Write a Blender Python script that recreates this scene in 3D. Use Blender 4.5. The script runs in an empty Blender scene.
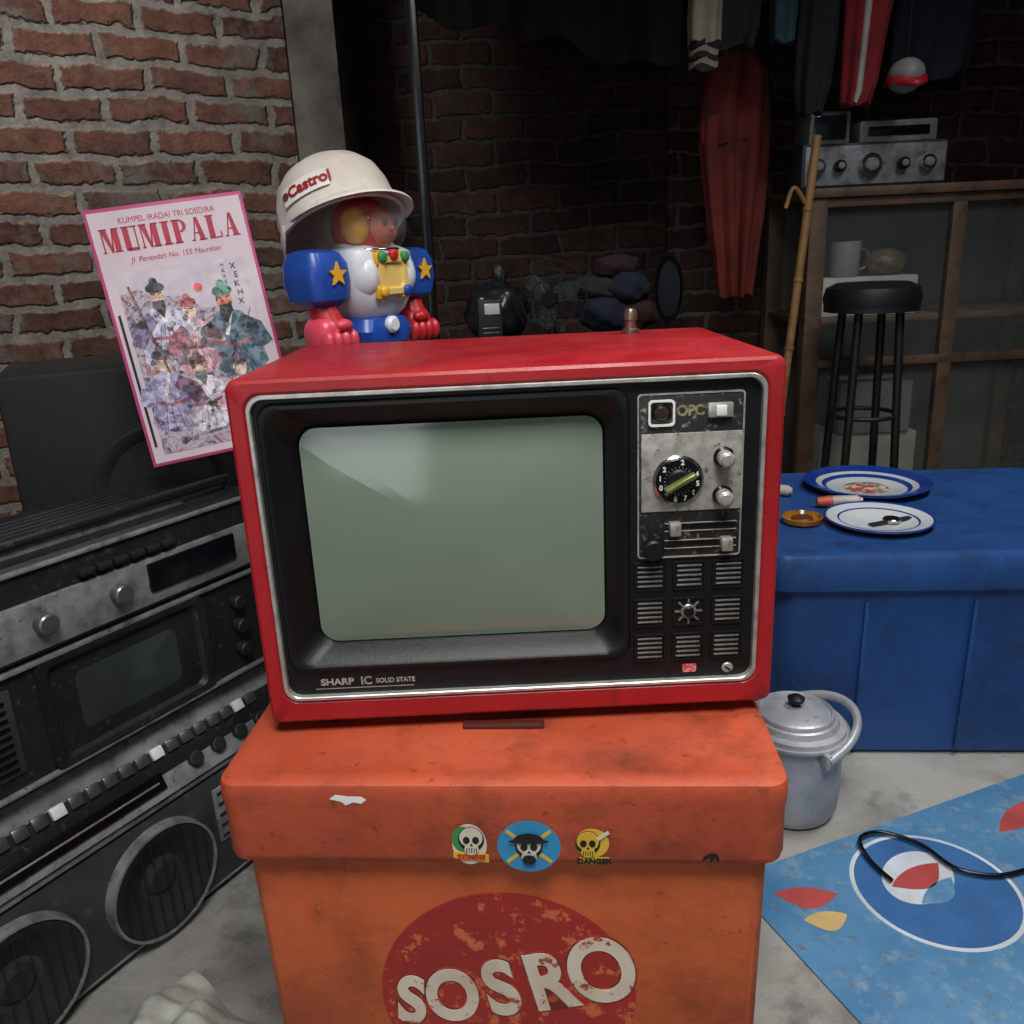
import bpy, bmesh, math, random
from math import sin, cos, pi, radians as R
from mathutils import Vector, Matrix, Euler
random.seed(7)
S = bpy.context.scene
COL = S.collection

# ---------------------------------------------------------------- materials
def srgb(c):
    return tuple(((v/255)/12.92 if v/255 <= .04045 else ((v/255+.055)/1.055)**2.4) for v in c)+(1,)

def M(name, c, c2=None, scale=8, rough=.5, metal=0, bump=0, bscale=60, lo=.4, hi=.7, spec=.5,
      c3=None, s3=30, lo3=.6, hi3=.68, coat=0, alpha=1, trans=0, rvar=0, c4=None, s4=6, lo4=.5, hi4=.7):
    m = bpy.data.materials.new(name); m.use_nodes = True
    nt = m.node_tree; b = nt.nodes['Principled BSDF']
    b.inputs['Base Color'].default_value = srgb(c)
    b.inputs['Roughness'].default_value = rough
    b.inputs['Metallic'].default_value = metal
    b.inputs['Specular IOR Level'].default_value = spec
    b.inputs['Coat Weight'].default_value = coat
    b.inputs['Coat Roughness'].default_value = .12
    b.inputs['Alpha'].default_value = alpha
    b.inputs['Transmission Weight'].default_value = trans
    tc = nt.nodes.new('ShaderNodeTexCoord')
    def noise(s, d=5, r=.6):
        n = nt.nodes.new('ShaderNodeTexNoise'); n.inputs['Scale'].default_value = s
        n.inputs['Detail'].default_value = d; n.inputs['Roughness'].default_value = r
        nt.links.new(tc.outputs['Object'], n.inputs['Vector']); return n
    def ramp(n, lo, hi):
        r = nt.nodes.new('ShaderNodeMapRange'); r.inputs[1].default_value = lo; r.inputs[2].default_value = hi
        nt.links.new(n.outputs['Fac'], r.inputs[0]); return r
    if c2 is None:
        c2 = tuple(max(0, v*.82) for v in c)
    n = noise(scale); r = ramp(n, lo, hi)
    mx = nt.nodes.new('ShaderNodeMix'); mx.data_type = 'RGBA'
    mx.inputs[6].default_value = srgb(c); mx.inputs[7].default_value = srgb(c2)
    nt.links.new(r.outputs[0], mx.inputs[0]); out = mx.outputs[2]
    for cc, ss, l_, h_ in ((c3, s3, lo3, hi3), (c4, s4, lo4, hi4)):
        if cc:
            n3 = noise(ss, 8, .7); r3 = ramp(n3, l_, h_)
            m3 = nt.nodes.new('ShaderNodeMix'); m3.data_type = 'RGBA'
            nt.links.new(out, m3.inputs[6]); m3.inputs[7].default_value = srgb(cc)
            nt.links.new(r3.outputs[0], m3.inputs[0]); out = m3.outputs[2]
    nt.links.new(out, b.inputs['Base Color'])
    if rvar:
        rn = noise(scale*2.3); rr = nt.nodes.new('ShaderNodeMapRange')
        rr.inputs[3].default_value = rough; rr.inputs[4].default_value = min(1, rough+rvar)
        rr.inputs[1].default_value = .35; rr.inputs[2].default_value = .65
        nt.links.new(rn.outputs['Fac'], rr.inputs[0]); nt.links.new(rr.outputs[0], b.inputs['Roughness'])
    if bump:
        bn = noise(bscale, 8, .65); bp = nt.nodes.new('ShaderNodeBump')
        bp.inputs['Strength'].default_value = bump; bp.inputs['Distance'].default_value = .01
        nt.links.new(bn.outputs['Fac'], bp.inputs['Height']); nt.links.new(bp.outputs[0], b.inputs['Normal'])
    return m

def brick_mat(name, c1, c2, mortar, ms=.013):
    m = bpy.data.materials.new(name); m.use_nodes = True
    nt = m.node_tree; b = nt.nodes['Principled BSDF']; L = nt.links.new
    b.inputs['Roughness'].default_value = .92; b.inputs['Specular IOR Level'].default_value = .2
    tc = nt.nodes.new('ShaderNodeTexCoord'); sep = nt.nodes.new('ShaderNodeSeparateXYZ')
    L(tc.outputs['Object'], sep.inputs[0])
    cb = nt.nodes.new('ShaderNodeCombineXYZ'); L(sep.outputs[0], cb.inputs[0]); L(sep.outputs[2], cb.inputs[1])
    def nz(s, d, r=.6):
        n = nt.nodes.new('ShaderNodeTexNoise'); n.inputs['Scale'].default_value = s; n.inputs['Detail'].default_value = d
        n.inputs['Roughness'].default_value = r; L(tc.outputs['Object'], n.inputs['Vector']); return n
    vec = cb.outputs[0]
    for s, k in ((4, .06), (20, .032), (60, .014)):
        n = nz(s, 5)
        sub = nt.nodes.new('ShaderNodeVectorMath'); sub.operation = 'SUBTRACT'; sub.inputs[1].default_value = (.5, .5, .5)
        L(n.outputs['Color'], sub.inputs[0])
        scl = nt.nodes.new('ShaderNodeVectorMath'); scl.operation = 'SCALE'; scl.inputs['Scale'].default_value = k
        L(sub.outputs[0], scl.inputs[0])
        add = nt.nodes.new('ShaderNodeVectorMath'); L(vec, add.inputs[0]); L(scl.outputs[0], add.inputs[1]); vec = add.outputs[0]
    br = nt.nodes.new('ShaderNodeTexBrick'); L(vec, br.inputs['Vector'])
    br.inputs['Scale'].default_value = 1
    br.inputs['Brick Width'].default_value = .205; br.inputs['Row Height'].default_value = .074
    br.inputs['Mortar Size'].default_value = ms; br.inputs['Mortar Smooth'].default_value = .5
    br.inputs['Color1'].default_value = srgb(c1); br.inputs['Color2'].default_value = srgb(c2)
    br.inputs['Mortar'].default_value = srgb(mortar); br.inputs['Bias'].default_value = 0
    n2 = nz(16, 10, .8)
    mr = nt.nodes.new('ShaderNodeMapRange'); mr.inputs[1].default_value = .3; mr.inputs[2].default_value = .7
    mr.inputs[3].default_value = .30; mr.inputs[4].default_value = 1.4; L(n2.outputs['Fac'], mr.inputs[0])
    vm = nt.nodes.new('ShaderNodeVectorMath'); vm.operation = 'SCALE'
    L(br.outputs['Color'], vm.inputs[0]); L(mr.outputs[0], vm.inputs['Scale'])
    n3 = nz(7, 9, .7)
    m3 = nt.nodes.new('ShaderNodeMapRange'); m3.inputs[1].default_value = .52; m3.inputs[2].default_value = .64
    m3.inputs[4].default_value = .8; L(n3.outputs['Fac'], m3.inputs[0])
    mx = nt.nodes.new('ShaderNodeMix'); mx.data_type = 'RGBA'; L(m3.outputs[0], mx.inputs[0])
    L(vm.outputs[0], mx.inputs[6]); mx.inputs[7].default_value = srgb(tuple(v*.78 for v in mortar))
    L(mx.outputs[2], b.inputs['Base Color'])
    ma = nt.nodes.new('ShaderNodeMath'); ma.operation = 'MULTIPLY_ADD'
    L(br.outputs['Fac'], ma.inputs[0]); ma.inputs[1].default_value = -1.0; L(n2.outputs['Fac'], ma.inputs[2])
    bp = nt.nodes.new('ShaderNodeBump'); bp.inputs['Strength'].default_value = 1; bp.inputs['Distance'].default_value = .02
    L(ma.outputs[0], bp.inputs['Height']); L(bp.outputs[0], b.inputs['Normal'])
    return m

# ---------------------------------------------------------------- geometry helpers
def G(name, loc=(0, 0, 0), rot=(0, 0, 0), sc=1):
    e = bpy.data.objects.new(name, None); e.location = loc; e.rotation_euler = [R(a) for a in rot]
    e.empty_display_size = .05; e.scale = (sc, sc, sc)
    COL.objects.link(e); return e

def fin(name, me, mat, parent=None, loc=(0, 0, 0), rot=(0, 0, 0), ang=35):
    bm = bmesh.new(); bm.from_mesh(me); bmesh.ops.recalc_face_normals(bm, faces=bm.faces); bm.to_mesh(me); bm.free()
    for p in me.polygons: p.use_smooth = True
    me.set_sharp_from_angle(angle=R(ang))
    me.materials.append(mat)
    o = bpy.data.objects.new(name, me); o.location = loc; o.rotation_euler = [R(a) for a in rot]
    COL.objects.link(o)
    if parent: o.parent = parent
    return o

def mk(name, vs, fs, mat, parent=None, **k):
    me = bpy.data.meshes.new(name); me.from_pydata([tuple(v) for v in vs], [], fs); me.update()
    return fin(name, me, mat, parent, **k)

def box(name, size, loc, mat, parent=None, bev=.003, seg=2, rot=(0, 0, 0)):
    bm = bmesh.new(); bmesh.ops.create_cube(bm, size=1)
    for v in bm.verts: v.co = Vector((v.co.x*size[0], v.co.y*size[1], v.co.z*size[2]))
    b = min(bev, min(size)*.45)
    if b > 0: bmesh.ops.bevel(bm, geom=bm.edges[:], offset=b, segments=seg, affect='EDGES', profile=.5)
    me = bpy.data.meshes.new(name); bm.to_mesh(me); bm.free()
    return fin(name, me, mat, parent, loc=loc, rot=rot)

def lathe(name, prof, mat, parent=None, n=40, ring=False, **k):
    vs = []; fs = []
    for r, z in prof:
        for i in range(n):
            a = 2*pi*i/n; vs.append((r*cos(a), r*sin(a), z))
    P = len(prof)
    for j in range(P if ring else P-1):
        j2 = (j+1) % P
        for i in range(n):
            fs.append((j*n+i, j*n+(i+1) % n, j2*n+(i+1) % n, j2*n+i))
    if not ring:
        if prof[0][0] > 1e-5: fs.append(tuple(range(n))[::-1])
        if prof[-1][0] > 1e-5: fs.append(tuple(range((P-1)*n, P*n)))
    me = bpy.data.meshes.new(name); me.from_pydata(vs, [], fs)
    bm = bmesh.new(); bm.from_mesh(me); bmesh.ops.remove_doubles(bm, verts=bm.verts, dist=1e-6); bm.to_mesh(me); bm.free()
    return fin(name, me, mat, parent, **k)

def cyl(name, r, h, loc, mat, parent=None, rot=(0, 0, 0), b=.002, n=32, r2=None):
    r2 = r if r2 is None else r2
    b = min(b, h*.4, r*.5)
    return lathe(name, [(0, -h/2), (r-b, -h/2), (r, -h/2+b), (r2, h/2-b), (r2-b, h/2), (0, h/2)], mat, parent, n=n, loc=loc, rot=rot)

def ball(name, rad, loc, mat, parent=None, rot=(0, 0, 0), e=1.0, n=32, wob=0):
    vs = []; fs = []; m = n//2
    f = lambda v: math.copysign(abs(v)**e, v)
    for j in range(m+1):
        t = -pi/2+pi*j/m
        for i in range(n):
            a = 2*pi*i/n
            w = 1+wob*(sin(3*a+5*t)*.5+sin(7*a-4*t)*.3+sin(11*t+5*a)*.3)*cos(t)
            vs.append((w*rad[0]*f(cos(t))*f(cos(a)), w*rad[1]*f(cos(t))*f(sin(a)), w*rad[2]*f(sin(t))))
    for j in range(m):
        for i in range(n): fs.append((j*n+i, j*n+(i+1) % n, (j+1)*n+(i+1) % n, (j+1)*n+i))
    me = bpy.data.meshes.new(name); me.from_pydata(vs, [], fs)
    bm = bmesh.new(); bm.from_mesh(me); bmesh.ops.remove_doubles(bm, verts=bm.verts, dist=1e-6); bm.to_mesh(me); bm.free()
    return fin(name, me, mat, parent, loc=loc, rot=rot, ang=60)

def rr(hw, hh, rad, n=8):
    pts = []
    for cx, cy, a0 in ((hw-rad, hh-rad, 0), (-hw+rad, hh-rad, 90), (-hw+rad, -hh+rad, 180), (hw-rad, -hh+rad, 270)):
        for i in range(n+1):
            a = R(a0+90*i/n); pts.append((cx+rad*cos(a), cy+rad*sin(a)))
    return pts

def loft(name, rings, mat, parent=None, axis='y', cap0=False, cap1=False, n=8, **k):
    vs = []; fs = []; N = 4*(n+1)
    for cx, cz, hw, hh, rad, lv in rings:
        for a, b in rr(hw, hh, rad, n):
            vs.append((cx+a, lv, cz+b) if axis == 'y' else (cx+a, cz+b, lv))
    for j in range(len(rings)-1):
        for i in range(N): fs.append((j*N+i, j*N+(i+1) % N, (j+1)*N+(i+1) % N, (j+1)*N+i))
    if cap0: fs.append(tuple(range(N)))
    if cap1: fs.append(tuple(range((len(rings)-1)*N, len(rings)*N)))
    return mk(name, vs, fs, mat, parent, **k)

def flat(name, pts, y, mat, parent=None, th=.0008, **k):
    n = len(pts)
    vs = [(x, y, z) for x, z in pts]+[(x, y-th, z) for x, z in pts]
    fs = [tuple(range(n)), tuple(range(n, 2*n))]+[(i, (i+1) % n, n+(i+1) % n, n+i) for i in range(n)]
    return mk(name, vs, fs, mat, parent, **k)

def ell(cx, cz, a, b, n=28, rot=0, a0=0, a1=360):
    rt = R(rot); o = []
    full = (a1-a0) >= 360
    for i in range(n if full else n+1):
        t = R(a0+(a1-a0)*i/n); x, z = a*cos(t), b*sin(t)
        o.append((cx+x*cos(rt)-z*sin(rt), cz+x*sin(rt)+z*cos(rt)))
    return o

def tube(name, pts, rad, mat, parent=None, n=10, smooth=True, **k):
    P = [Vector(p) for p in pts]
    if smooth and len(P) > 2:
        Q = []
        for i in range(len(P)-1):
            p0 = P[max(i-1, 0)]; p1 = P[i]; p2 = P[i+1]; p3 = P[min(i+2, len(P)-1)]
            for s in range(8):
                t = s/8
                Q.append(.5*((2*p1)+(p2-p0)*t+(2*p0-5*p1+4*p2-p3)*t*t+(3*p1-p0-3*p2+p3)*t**3))
        Q.append(P[-1]); P = Q
    vs = []; fs = []; up = Vector((0, 0, 1)); prev = None
    for i, p in enumerate(P):
        d = (P[min(i+1, len(P)-1)]-P[max(i-1, 0)]).normalized()
        a = prev if prev else (up if abs(d.z) < .9 else Vector((1, 0, 0)))
        a = (a-d*a.dot(d)).normalized(); prev = a
        b = d.cross(a)
        r = rad(i/(len(P)-1)) if callable(rad) else rad
        for q in range(n):
            t = 2*pi*q/n; vs.append(p+a*(r*cos(t))+b*(r*sin(t)))
    for j in range(len(P)-1):
        for q in range(n): fs.append((j*n+q, j*n+(q+1) % n, (j+1)*n+(q+1) % n, (j+1)*n+q))
    fs.append(tuple(range(n))); fs.append(tuple(range((len(P)-1)*n, len(P)*n)))
    return mk(name, vs, fs, mat, parent, ang=60, **k)

def text(name, s, size, mat, parent=None, x=0, y=0, z=0, off=0, th=.0006, sx=1, ang=0, fn=None, align='CENTER', shear=0):
    cu = bpy.data.curves.new('t', 'FONT'); cu.body = s; cu.size = size; cu.offset = off
    cu.extrude = th/2; cu.align_x = align; cu.align_y = 'CENTER'; cu.shear = shear
    ob = bpy.data.objects.new('t', cu); COL.objects.link(ob)
    dg = bpy.context.evaluated_depsgraph_get(); dg.update()
    me = bpy.data.meshes.new_from_object(ob.evaluated_get(dg)); bpy.data.objects.remove(ob)
    me.name = name
    ca, sa = cos(R(ang)), sin(R(ang))
    for v in me.vertices:
        a, b, c = v.co.x*sx, v.co.y, v.co.z
        a, b = a*ca-b*sa, a*sa+b*ca
        v.co = (x+a, y-c, z+b)
        if fn: v.co = fn(v.co)
    me.materials.clear()
    return fin(name, me, mat, parent)

def drape(name, rows, mat, parent=None, thick=.03, folds=5, amp=.012, ph=0, n=48):
    vs = []; fs = []
    for j, (xc, yc, z, hw) in enumerate(rows):
        for i in range(n):
            a = 2*pi*i/n
            w = amp*sin(folds*a+ph+.5*j)*min(1, .35+.25*j)
            rx = hw+w*.5; ry = thick+w
            vs.append((xc+rx*cos(a), yc+ry*sin(a), z+.006*sin(3*a+j)))
    for j in range(len(rows)-1):
        for i in range(n): fs.append((j*n+i, j*n+(i+1) % n, (j+1)*n+(i+1) % n, (j+1)*n+i))
    fs.append(tuple(range(n))); fs.append(tuple(range((len(rows)-1)*n, len(rows)*n)))
    return mk(name, vs, fs, mat, parent, ang=80)

# ---------------------------------------------------------------- shared materials
m_red = M('tv_red', (164, 22, 30), (138, 17, 24), 5, .36, bump=.06, bscale=140, c3=(84, 22, 22), s3=48, lo3=.60, hi3=.74, coat=.1, rvar=.28, c4=(196, 124, 118), s4=170, lo4=.67, hi4=.73)
m_blk = M('tv_black_plastic', (15, 16, 18), (9, 10, 11), 20, .45, bump=.08, bscale=260, c3=(84, 84, 82), s3=150, lo3=.66, hi3=.71, spec=.35)
m_blk2 = M('black_gloss', (12, 12, 13), (8, 8, 9), 20, .25)
m_silv = M('silver_trim', (200, 198, 192), (160, 158, 152), 60, .35, .6)
m_plate = M('worn_silver_plate', (178, 174, 168), (130, 122, 114), 60, .45, .4, c3=(70, 60, 52), s3=110, lo3=.58, hi3=.68)
m_grime = M('dusty_black', (24, 23, 23), (12, 12, 12), 60, .6, c3=(135, 128, 120), s3=150, lo3=.56, hi3=.68)
m_white = M('white_paint', (225, 225, 222), (205, 205, 200), 10, .4)
m_chrome = M('chrome', (210, 210, 210), (170, 170, 170), 30, .2, 1)
m_dark = M('dark_clutter', (20, 20, 22), (12, 12, 14), 20, .7)
m_gmet = M('grey_metal', (120, 120, 118), (90, 90, 88), 20, .35, .7)

# ================================================================ ROOM
m_floor = M('concrete_floor', (158, 156, 150), (116, 114, 108), 3.5, .75, bump=.4, bscale=50, c3=(74, 72, 68), s3=9, lo3=.52, hi3=.75, c4=(60, 58, 54), s4=2.2, lo4=.58, hi4=.85)
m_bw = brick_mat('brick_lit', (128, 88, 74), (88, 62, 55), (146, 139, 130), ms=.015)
m_bd = brick_mat('brick_shaded', (82, 56, 48), (56, 42, 37), (78, 72, 66), ms=.011)  # dimness of the back wall put into darker brick colours
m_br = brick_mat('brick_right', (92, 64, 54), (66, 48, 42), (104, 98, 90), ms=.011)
m_cem = M('cement_render', (92, 87, 80), (52, 49, 46), 6, .9, bump=.5, bscale=30)
m_ceil = M('roof_dark', (24, 22, 21), (14, 13, 13), 5, .9)  # near-black ceiling tone, slightly mottled
box('floor', (5.4, 6.0, .1), (0, .8, -.05), m_floor, bev=0)
box('ceiling', (5.4, 6.0, .06), (0, .8, 2.63), m_ceil, bev=0)
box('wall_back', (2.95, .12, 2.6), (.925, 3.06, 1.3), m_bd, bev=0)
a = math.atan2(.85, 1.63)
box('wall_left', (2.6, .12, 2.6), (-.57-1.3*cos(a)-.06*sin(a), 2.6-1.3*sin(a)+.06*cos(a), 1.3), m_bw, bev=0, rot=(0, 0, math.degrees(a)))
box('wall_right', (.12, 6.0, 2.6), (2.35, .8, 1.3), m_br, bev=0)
box('trim_pillar', (.15, .42, 2.6), (-.505, 2.82, 1.3), m_cem, bev=.004)
box('trim_pier', (1.70, .05, 2.6), (1.42, 2.972, 1.3), m_br, bev=.002)

# ================================================================ TELEVISION
tv = G('television')
cz, hw, hh = .726, .2600, .1785
ccz, ihw, ihh = .7315, .242, .158
loft('case', [(0, cz, hw-.010, hh-.010, .010, 1.092), (0, cz, hw-.002, hh-.002, .011, 1.089), (0, cz, hw, hh, .011, 1.082), (0, cz, hw, hh, .011, .772),
              (0, cz, hw-.001, hh-.001, .0105, .767), (0, cz, hw-.004, hh-.004, .009, .7645), (0, ccz, ihw+.003, ihh+.003, .018, .764), (0, ccz, ihw, ihh, .016, .767), (0, ccz, ihw, ihh, .016, .79)],
     m_red, tv, cap0=True)
loft('silver_trim', [(0, ccz, ihw, ihh, .016, .775), (0, ccz, ihw, ihh, .016, .7635), (0, ccz, ihw-.0008, ihh-.0008, .0155, .7625), (0, ccz, ihw-.0034, ihh-.0034, .014, .7625), (0, ccz, ihw-.0042, ihh-.0042, .0135, .7635), (0, ccz, ihw-.0042, ihh-.0042, .0135, .775)], m_silv, tv)
bx, bz = -.060, .7425
loft('bezel', [(0, ccz, ihw-.0035, ihh-.0035, .013, .7695), (bx, bz, .1745, .1385, .016, .7695), (bx, bz, .172, .136, .016, .7655), (bx, bz, .169, .133, .018, .765), (bx, bz, .166, .130, .02, .767),
               (bx+.002, bz-.002, .152, .117, .020, .787), (bx+.004, bz-.003, .146, .1115, .016, .795), (bx+.004, bz-.003, .146, .1115, .016, .80)], m_blk, tv)
m_scr = M('screen_glass', (118, 131, 116), (110, 124, 108), 2, .12, spec=.9)
n = 12; N = 4*(n+1); vs = []; fs = []
K = 14
for k in range(K+1):
    f = 1-k/K
    for a_, b_ in rr(.147, .1125, .018, n):
        x, z = a_*f, b_*f
        vs.append((bx+.004+x, .792-.014*(1-(x/.147)**2*.5-(z/.1125)**2*.5), bz-.003+z))
for k in range(K):
    for i in range(N): fs.append((k*N+i, k*N+(i+1) % N, (k+1)*N+(i+1) % N, (k+1)*N+i))
me = bpy.data.meshes.new('picture_tube'); me.from_pydata(vs, [], fs)
bm = bmesh.new(); bm.from_mesh(me); bmesh.ops.remove_doubles(bm, verts=bm.verts, dist=1e-6); bm.to_mesh(me); bm.free()
fin('picture_tube', me, m_scr, tv, ang=80)
px = .172
loft('control_frame', [(px, .792, .0505, .0815, .004, .7695), (px, .792, .0505, .0815, .004, .7675), (px, .792, .049, .080, .003, .7675), (px, .792, .049, .080, .003, .7695)], m_plate, tv)
box('control_panel', (.098, .003, .16), (px, .7695, .792), m_grime, tv, .001)
box('tuner_plate', (.096, .003, .077), (.173, .768, .797), m_plate, tv, .001)
loft('sensor_frame', [(.144, .855, .0125, .0125, .004, .769), (.144, .855, .0125, .0125, .004, .7655), (.144, .855, .0105, .0105, .003, .7655), (.144, .855, .0105, .0105, .003, .769)], m_white, tv)
cyl('sensor_eye', .0070, .006, (.144, .767, .855), M('sensor', (60, 40, 40), (30, 20, 20), 40, .2), tv, rot=(90, 0, 0))
cyl('sensor_ring', .0098, .004, (.144, .768, .855), m_blk2, tv, rot=(90, 0, 0))
text('panel_label', 'OPC', .0135, M('label_tan', (150, 138, 108), (90, 82, 66), 200), tv, .1715, .7678, .856, off=.0006, sx=.95)
box('power_button', (.024, .008, .014), (.199, .767, .856), m_silv, tv, .002)
box('power_button_cap', (.010, .004, .010), (.199, .7625, .856), m_white, tv, .001)
dc = (.160, .790)
cyl('dial_ring', .0245, .005, (dc[0], .765, dc[1]), m_chrome, tv, rot=(90, 0, 0))
cyl('dial_face', .0228, .006, (dc[0], .7643, dc[1]), m_blk2, tv, rot=(90, 0, 0))
m_gold = M('dial_green_gold', (130, 135, 75), (95, 100, 55), 80, .35, .5)
for i in range(12):
    a_ = R(30*i+10)
    if i not in (1, 11):
        text(f'dial_number_{i}', str((i+2) % 10), .0068, m_white, tv, dc[0]+.0182*sin(a_), .7611, dc[1]+.0182*cos(a_), off=.0002)
for i in range(24):
    a_ = R(15*i)
    box(f'dial_tick_{i}', (.0005, .0005, .0016), (dc[0]+.0135*sin(a_), .7612, dc[1]+.0135*cos(a_)), m_silv, tv, 0, rot=(0, 15*i, 0))
cyl('dial_hub', .0122, .007, (dc[0], .760, dc[1]), m_blk, tv, rot=(90, 0, 0), n=24)
box('dial_grip', (.033, .011, .0060), (dc[0], .7545, dc[1]), m_gold, tv, .0025, 3, rot=(0, -28, 0))
for nm, kz in (('volume_knob', .811), ('contrast_knob', .773)):
    cyl(nm+'_base', .0098, .005, (.203, .765, kz), m_blk2, tv, rot=(90, 0, 0))
    cyl(nm, .0075, .014, (.203, .757, kz), m_plate, tv, rot=(90, 0, 0), b=.0015)
    cyl(nm+'_cap', .0056, .002, (.203, .7495, kz), m_silv, tv, rot=(90, 0, 0), b=.0006)
for i, (sz, kx) in enumerate(((.742, .157), (.7245, .2075))):
    box(f'slider_slot_{i}', (.068, .003, .003), (.183, .768, sz), m_blk2, tv, .0005)
    box(f'slider_rail_{i}', (.070, .002, .0008), (.183, .7675, sz+.004), m_plate, tv, .0002)
    box(f'slider_rail_low_{i}', (.070, .002, .0008), (.183, .7675, sz-.004), m_plate, tv, .0002)
    box(f'slider_knob_{i}', (.011, .012, .013), (kx, .763, sz), m_plate, tv, .0015)
cyl('small_round_knob', .0105, .014, (.136, .762, .722), m_blk, tv, rot=(90, 0, 0), n=20)
m_slat = M('grille_metal', (150, 148, 142), (95, 93, 90), 90, .4, .6)
for r_, gz in enumerate((.691, .652, .613)):
    for c_, gx in enumerate((.134, .173, .212)):
        loft(f'grille_rim_{r_}{c_}', [(gx, gz, .0165, .0155, .003, .7697), (gx, gz, .0160, .0150, .003, .7675), (gx, gz, .0145, .0135, .002, .7675), (gx, gz, .014, .013, .002, .7697)], m_blk, tv)
        if (r_, c_) == (1, 1):
            cyl('grille_badge', .008, .003, (gx, .768, gz), m_slat, tv, rot=(90, 0, 0), n=20)
            for q in range(8):
                b_ = R(45*q)
                box(f'grille_badge_ray_{q}', (.010, .002, .0022), (gx+.009*cos(b_), .7685, gz+.009*sin(b_)), m_slat, tv, .0005, rot=(0, -45*q, 0))
            cyl('grille_badge_center', .0055, .003, (gx, .7665, gz), m_blk, tv, rot=(90, 0, 0), n=20)
        else:
            for q in range(5):
                w = .025 if q % 2 == 0 or c_ != 1 else .023
                box(f'grille_slat_{r_}{c_}{q}', (w, .002, .0018), (gx, .7685, gz-.0102+.0051*q), m_slat, tv, .0006)
box('red_sticker', (.014, .0006, .009), (.175, .7692, .588), M('sticker_red', (200, 70, 70), (215, 150, 150), 200, .5, lo=.5, hi=.55), tv, 0)
cyl('screw', .0058, .003, (.214, .7685, .587), m_plate, tv, rot=(90, 0, 0))
box('screw_slot', (.007, .001, .0015), (.214, .7668, .587), m_blk2, tv, 0, rot=(0, 35, 0))
text('maker_plate_text', 'SHARP', .0100, m_silv, tv, -.188, .7695, .5905, off=.0003, sx=1.15)
text('maker_plate_ic', 'IC', .0125, m_silv, tv, -.158, .7695, .5905, off=.0003)
text('maker_plate_small', 'SOLID STATE', .0072, m_silv, tv, -.128, .7695, .5900, off=.0002, sx=.95)
box('maker_plate_line', (.101, .0005, .0007), (-.160, .7692, .5835), m_silv, tv, 0)
for i, (fx, fy) in enumerate(((-.2, .80), (.2, .80), (-.2, 1.05), (.2, 1.05))):
    cyl(f'foot_{i}', .014, .014, (fx, fy, .5415), m_blk, tv)
lathe('antenna_stub', [(0, 0), (.011, 0), (.011, .006), (.007, .008), (.007, .016), (.0085, .018), (.0085, .026), (.006, .031), (0, .032)],
      M('antenna_metal', (140, 120, 105), (110, 90, 80), 60, .35, .8), tv, loc=(.157, 1.045, .903), n=24)

# ================================================================ ORANGE COOLER BOX
m_or = M('cooler_orange', (206, 98, 52), (190, 80, 38), 4, .55, bump=.15, bscale=60, c3=(130, 64, 38), s3=8, lo3=.48, hi3=.82, rvar=.2, c4=(74, 42, 30), s4=60, lo4=.62, hi4=.75)
m_ord = M('cooler_orange_lid', (186, 80, 48), (160, 62, 38), 5, .48, bump=.18, bscale=45, c3=(100, 48, 34), s3=9, lo3=.48, hi3=.74, rvar=.2, c4=(66, 36, 26), s4=55, lo4=.60, hi4=.74)
ck = G('cooler_box', (-.010, .88, 0), (0, 0, -4.5))
loft('body', [(0, 0, .247, .19, .018, 0), (0, 0, .251, .198, .018, .012), (0, 0, .257, .205, .018, .44), (0, 0, .257, .205, .018, .47)], m_or, ck, axis='z', cap0=True, cap1=True)
loft('lid', [(0, 0, .258, .206, .022, .449), (0, 0, .263, .216, .020, .446), (0, 0, .267, .219, .020, .449), (0, 0, .2685, .2205, .020, .456), (0, 0, .2685, .2195, .020, .50), (0, 0, .270, .2205, .020, .514), (0, 0, .270, .2205, .020, .528), (0, 0, .2685, .219, .020, .533), (0, 0, .263, .214, .018, .5355), (0, 0, .246, .20, .02, .535), (0, 0, .241, .195, .018, .5325), (0, 0, .2, .16, .02, .534)],
     m_ord, ck, axis='z', cap0=True, cap1=True)
box('lid_latch', (.085, .012, .006), (.0, -.118, .536), M('latch_dark', (80, 30, 20)), ck, .002)
m_circ = M('worn_red_print', (166, 40, 34), (146, 34, 30), 6, .6, c3=(198, 102, 60), s3=34, lo3=.545, hi3=.58)
m_let = M('worn_white_print', (218, 204, 186), (196, 176, 156), 14, .6, c3=(160, 66, 46), s3=55, lo3=.565, hi3=.60)
m_outl = M('print_outline', (104, 36, 26), (176, 70, 42), 40, .6, lo=.5, hi=.56)
def onbody(co):
    z = co.z; f = -.198-(.205-.198)*(max(z, .012)-.012)/(.428)
    return Vector((co.x, f+co.y, z))
def decal(name, pts, lv, mat, fn=onbody):
    o = flat(name, pts, -.0004*lv, mat, ck, th=.0004)
    for v in o.data.vertices: v.co = fn(v.co)
    return o
decal('logo_disc', ell(-.002, .268, .132, .132, 72), 1, m_circ)
lets = 'SOSRO'
for i, ch in enumerate(lets):
    ax = (-.104, -.060, -.008, .042, .096)[i]; zz = (.257, .264, .275, .285, .300)[i]; sz = (.084, .090, .097, .100, .112)[i]; an = (-4, 4, 10, 12, 14)[i]
    text(f'logo_outline_{i}', ch, sz, m_outl, ck, ax, -.0008, zz, off=.0055, sx=.76, ang=an, fn=onbody, th=.0003)
    text(f'logo_letter_{i}', ch, sz, m_let, ck, ax, -.0013, zz, off=.0034, sx=.76, ang=an, fn=onbody, th=.0005)
m_yel = M('print_yellow', (215, 172, 56)); m_grn = M('print_green', (60, 140, 70)); m_blu = M('print_blue', (50, 140, 190))
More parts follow.
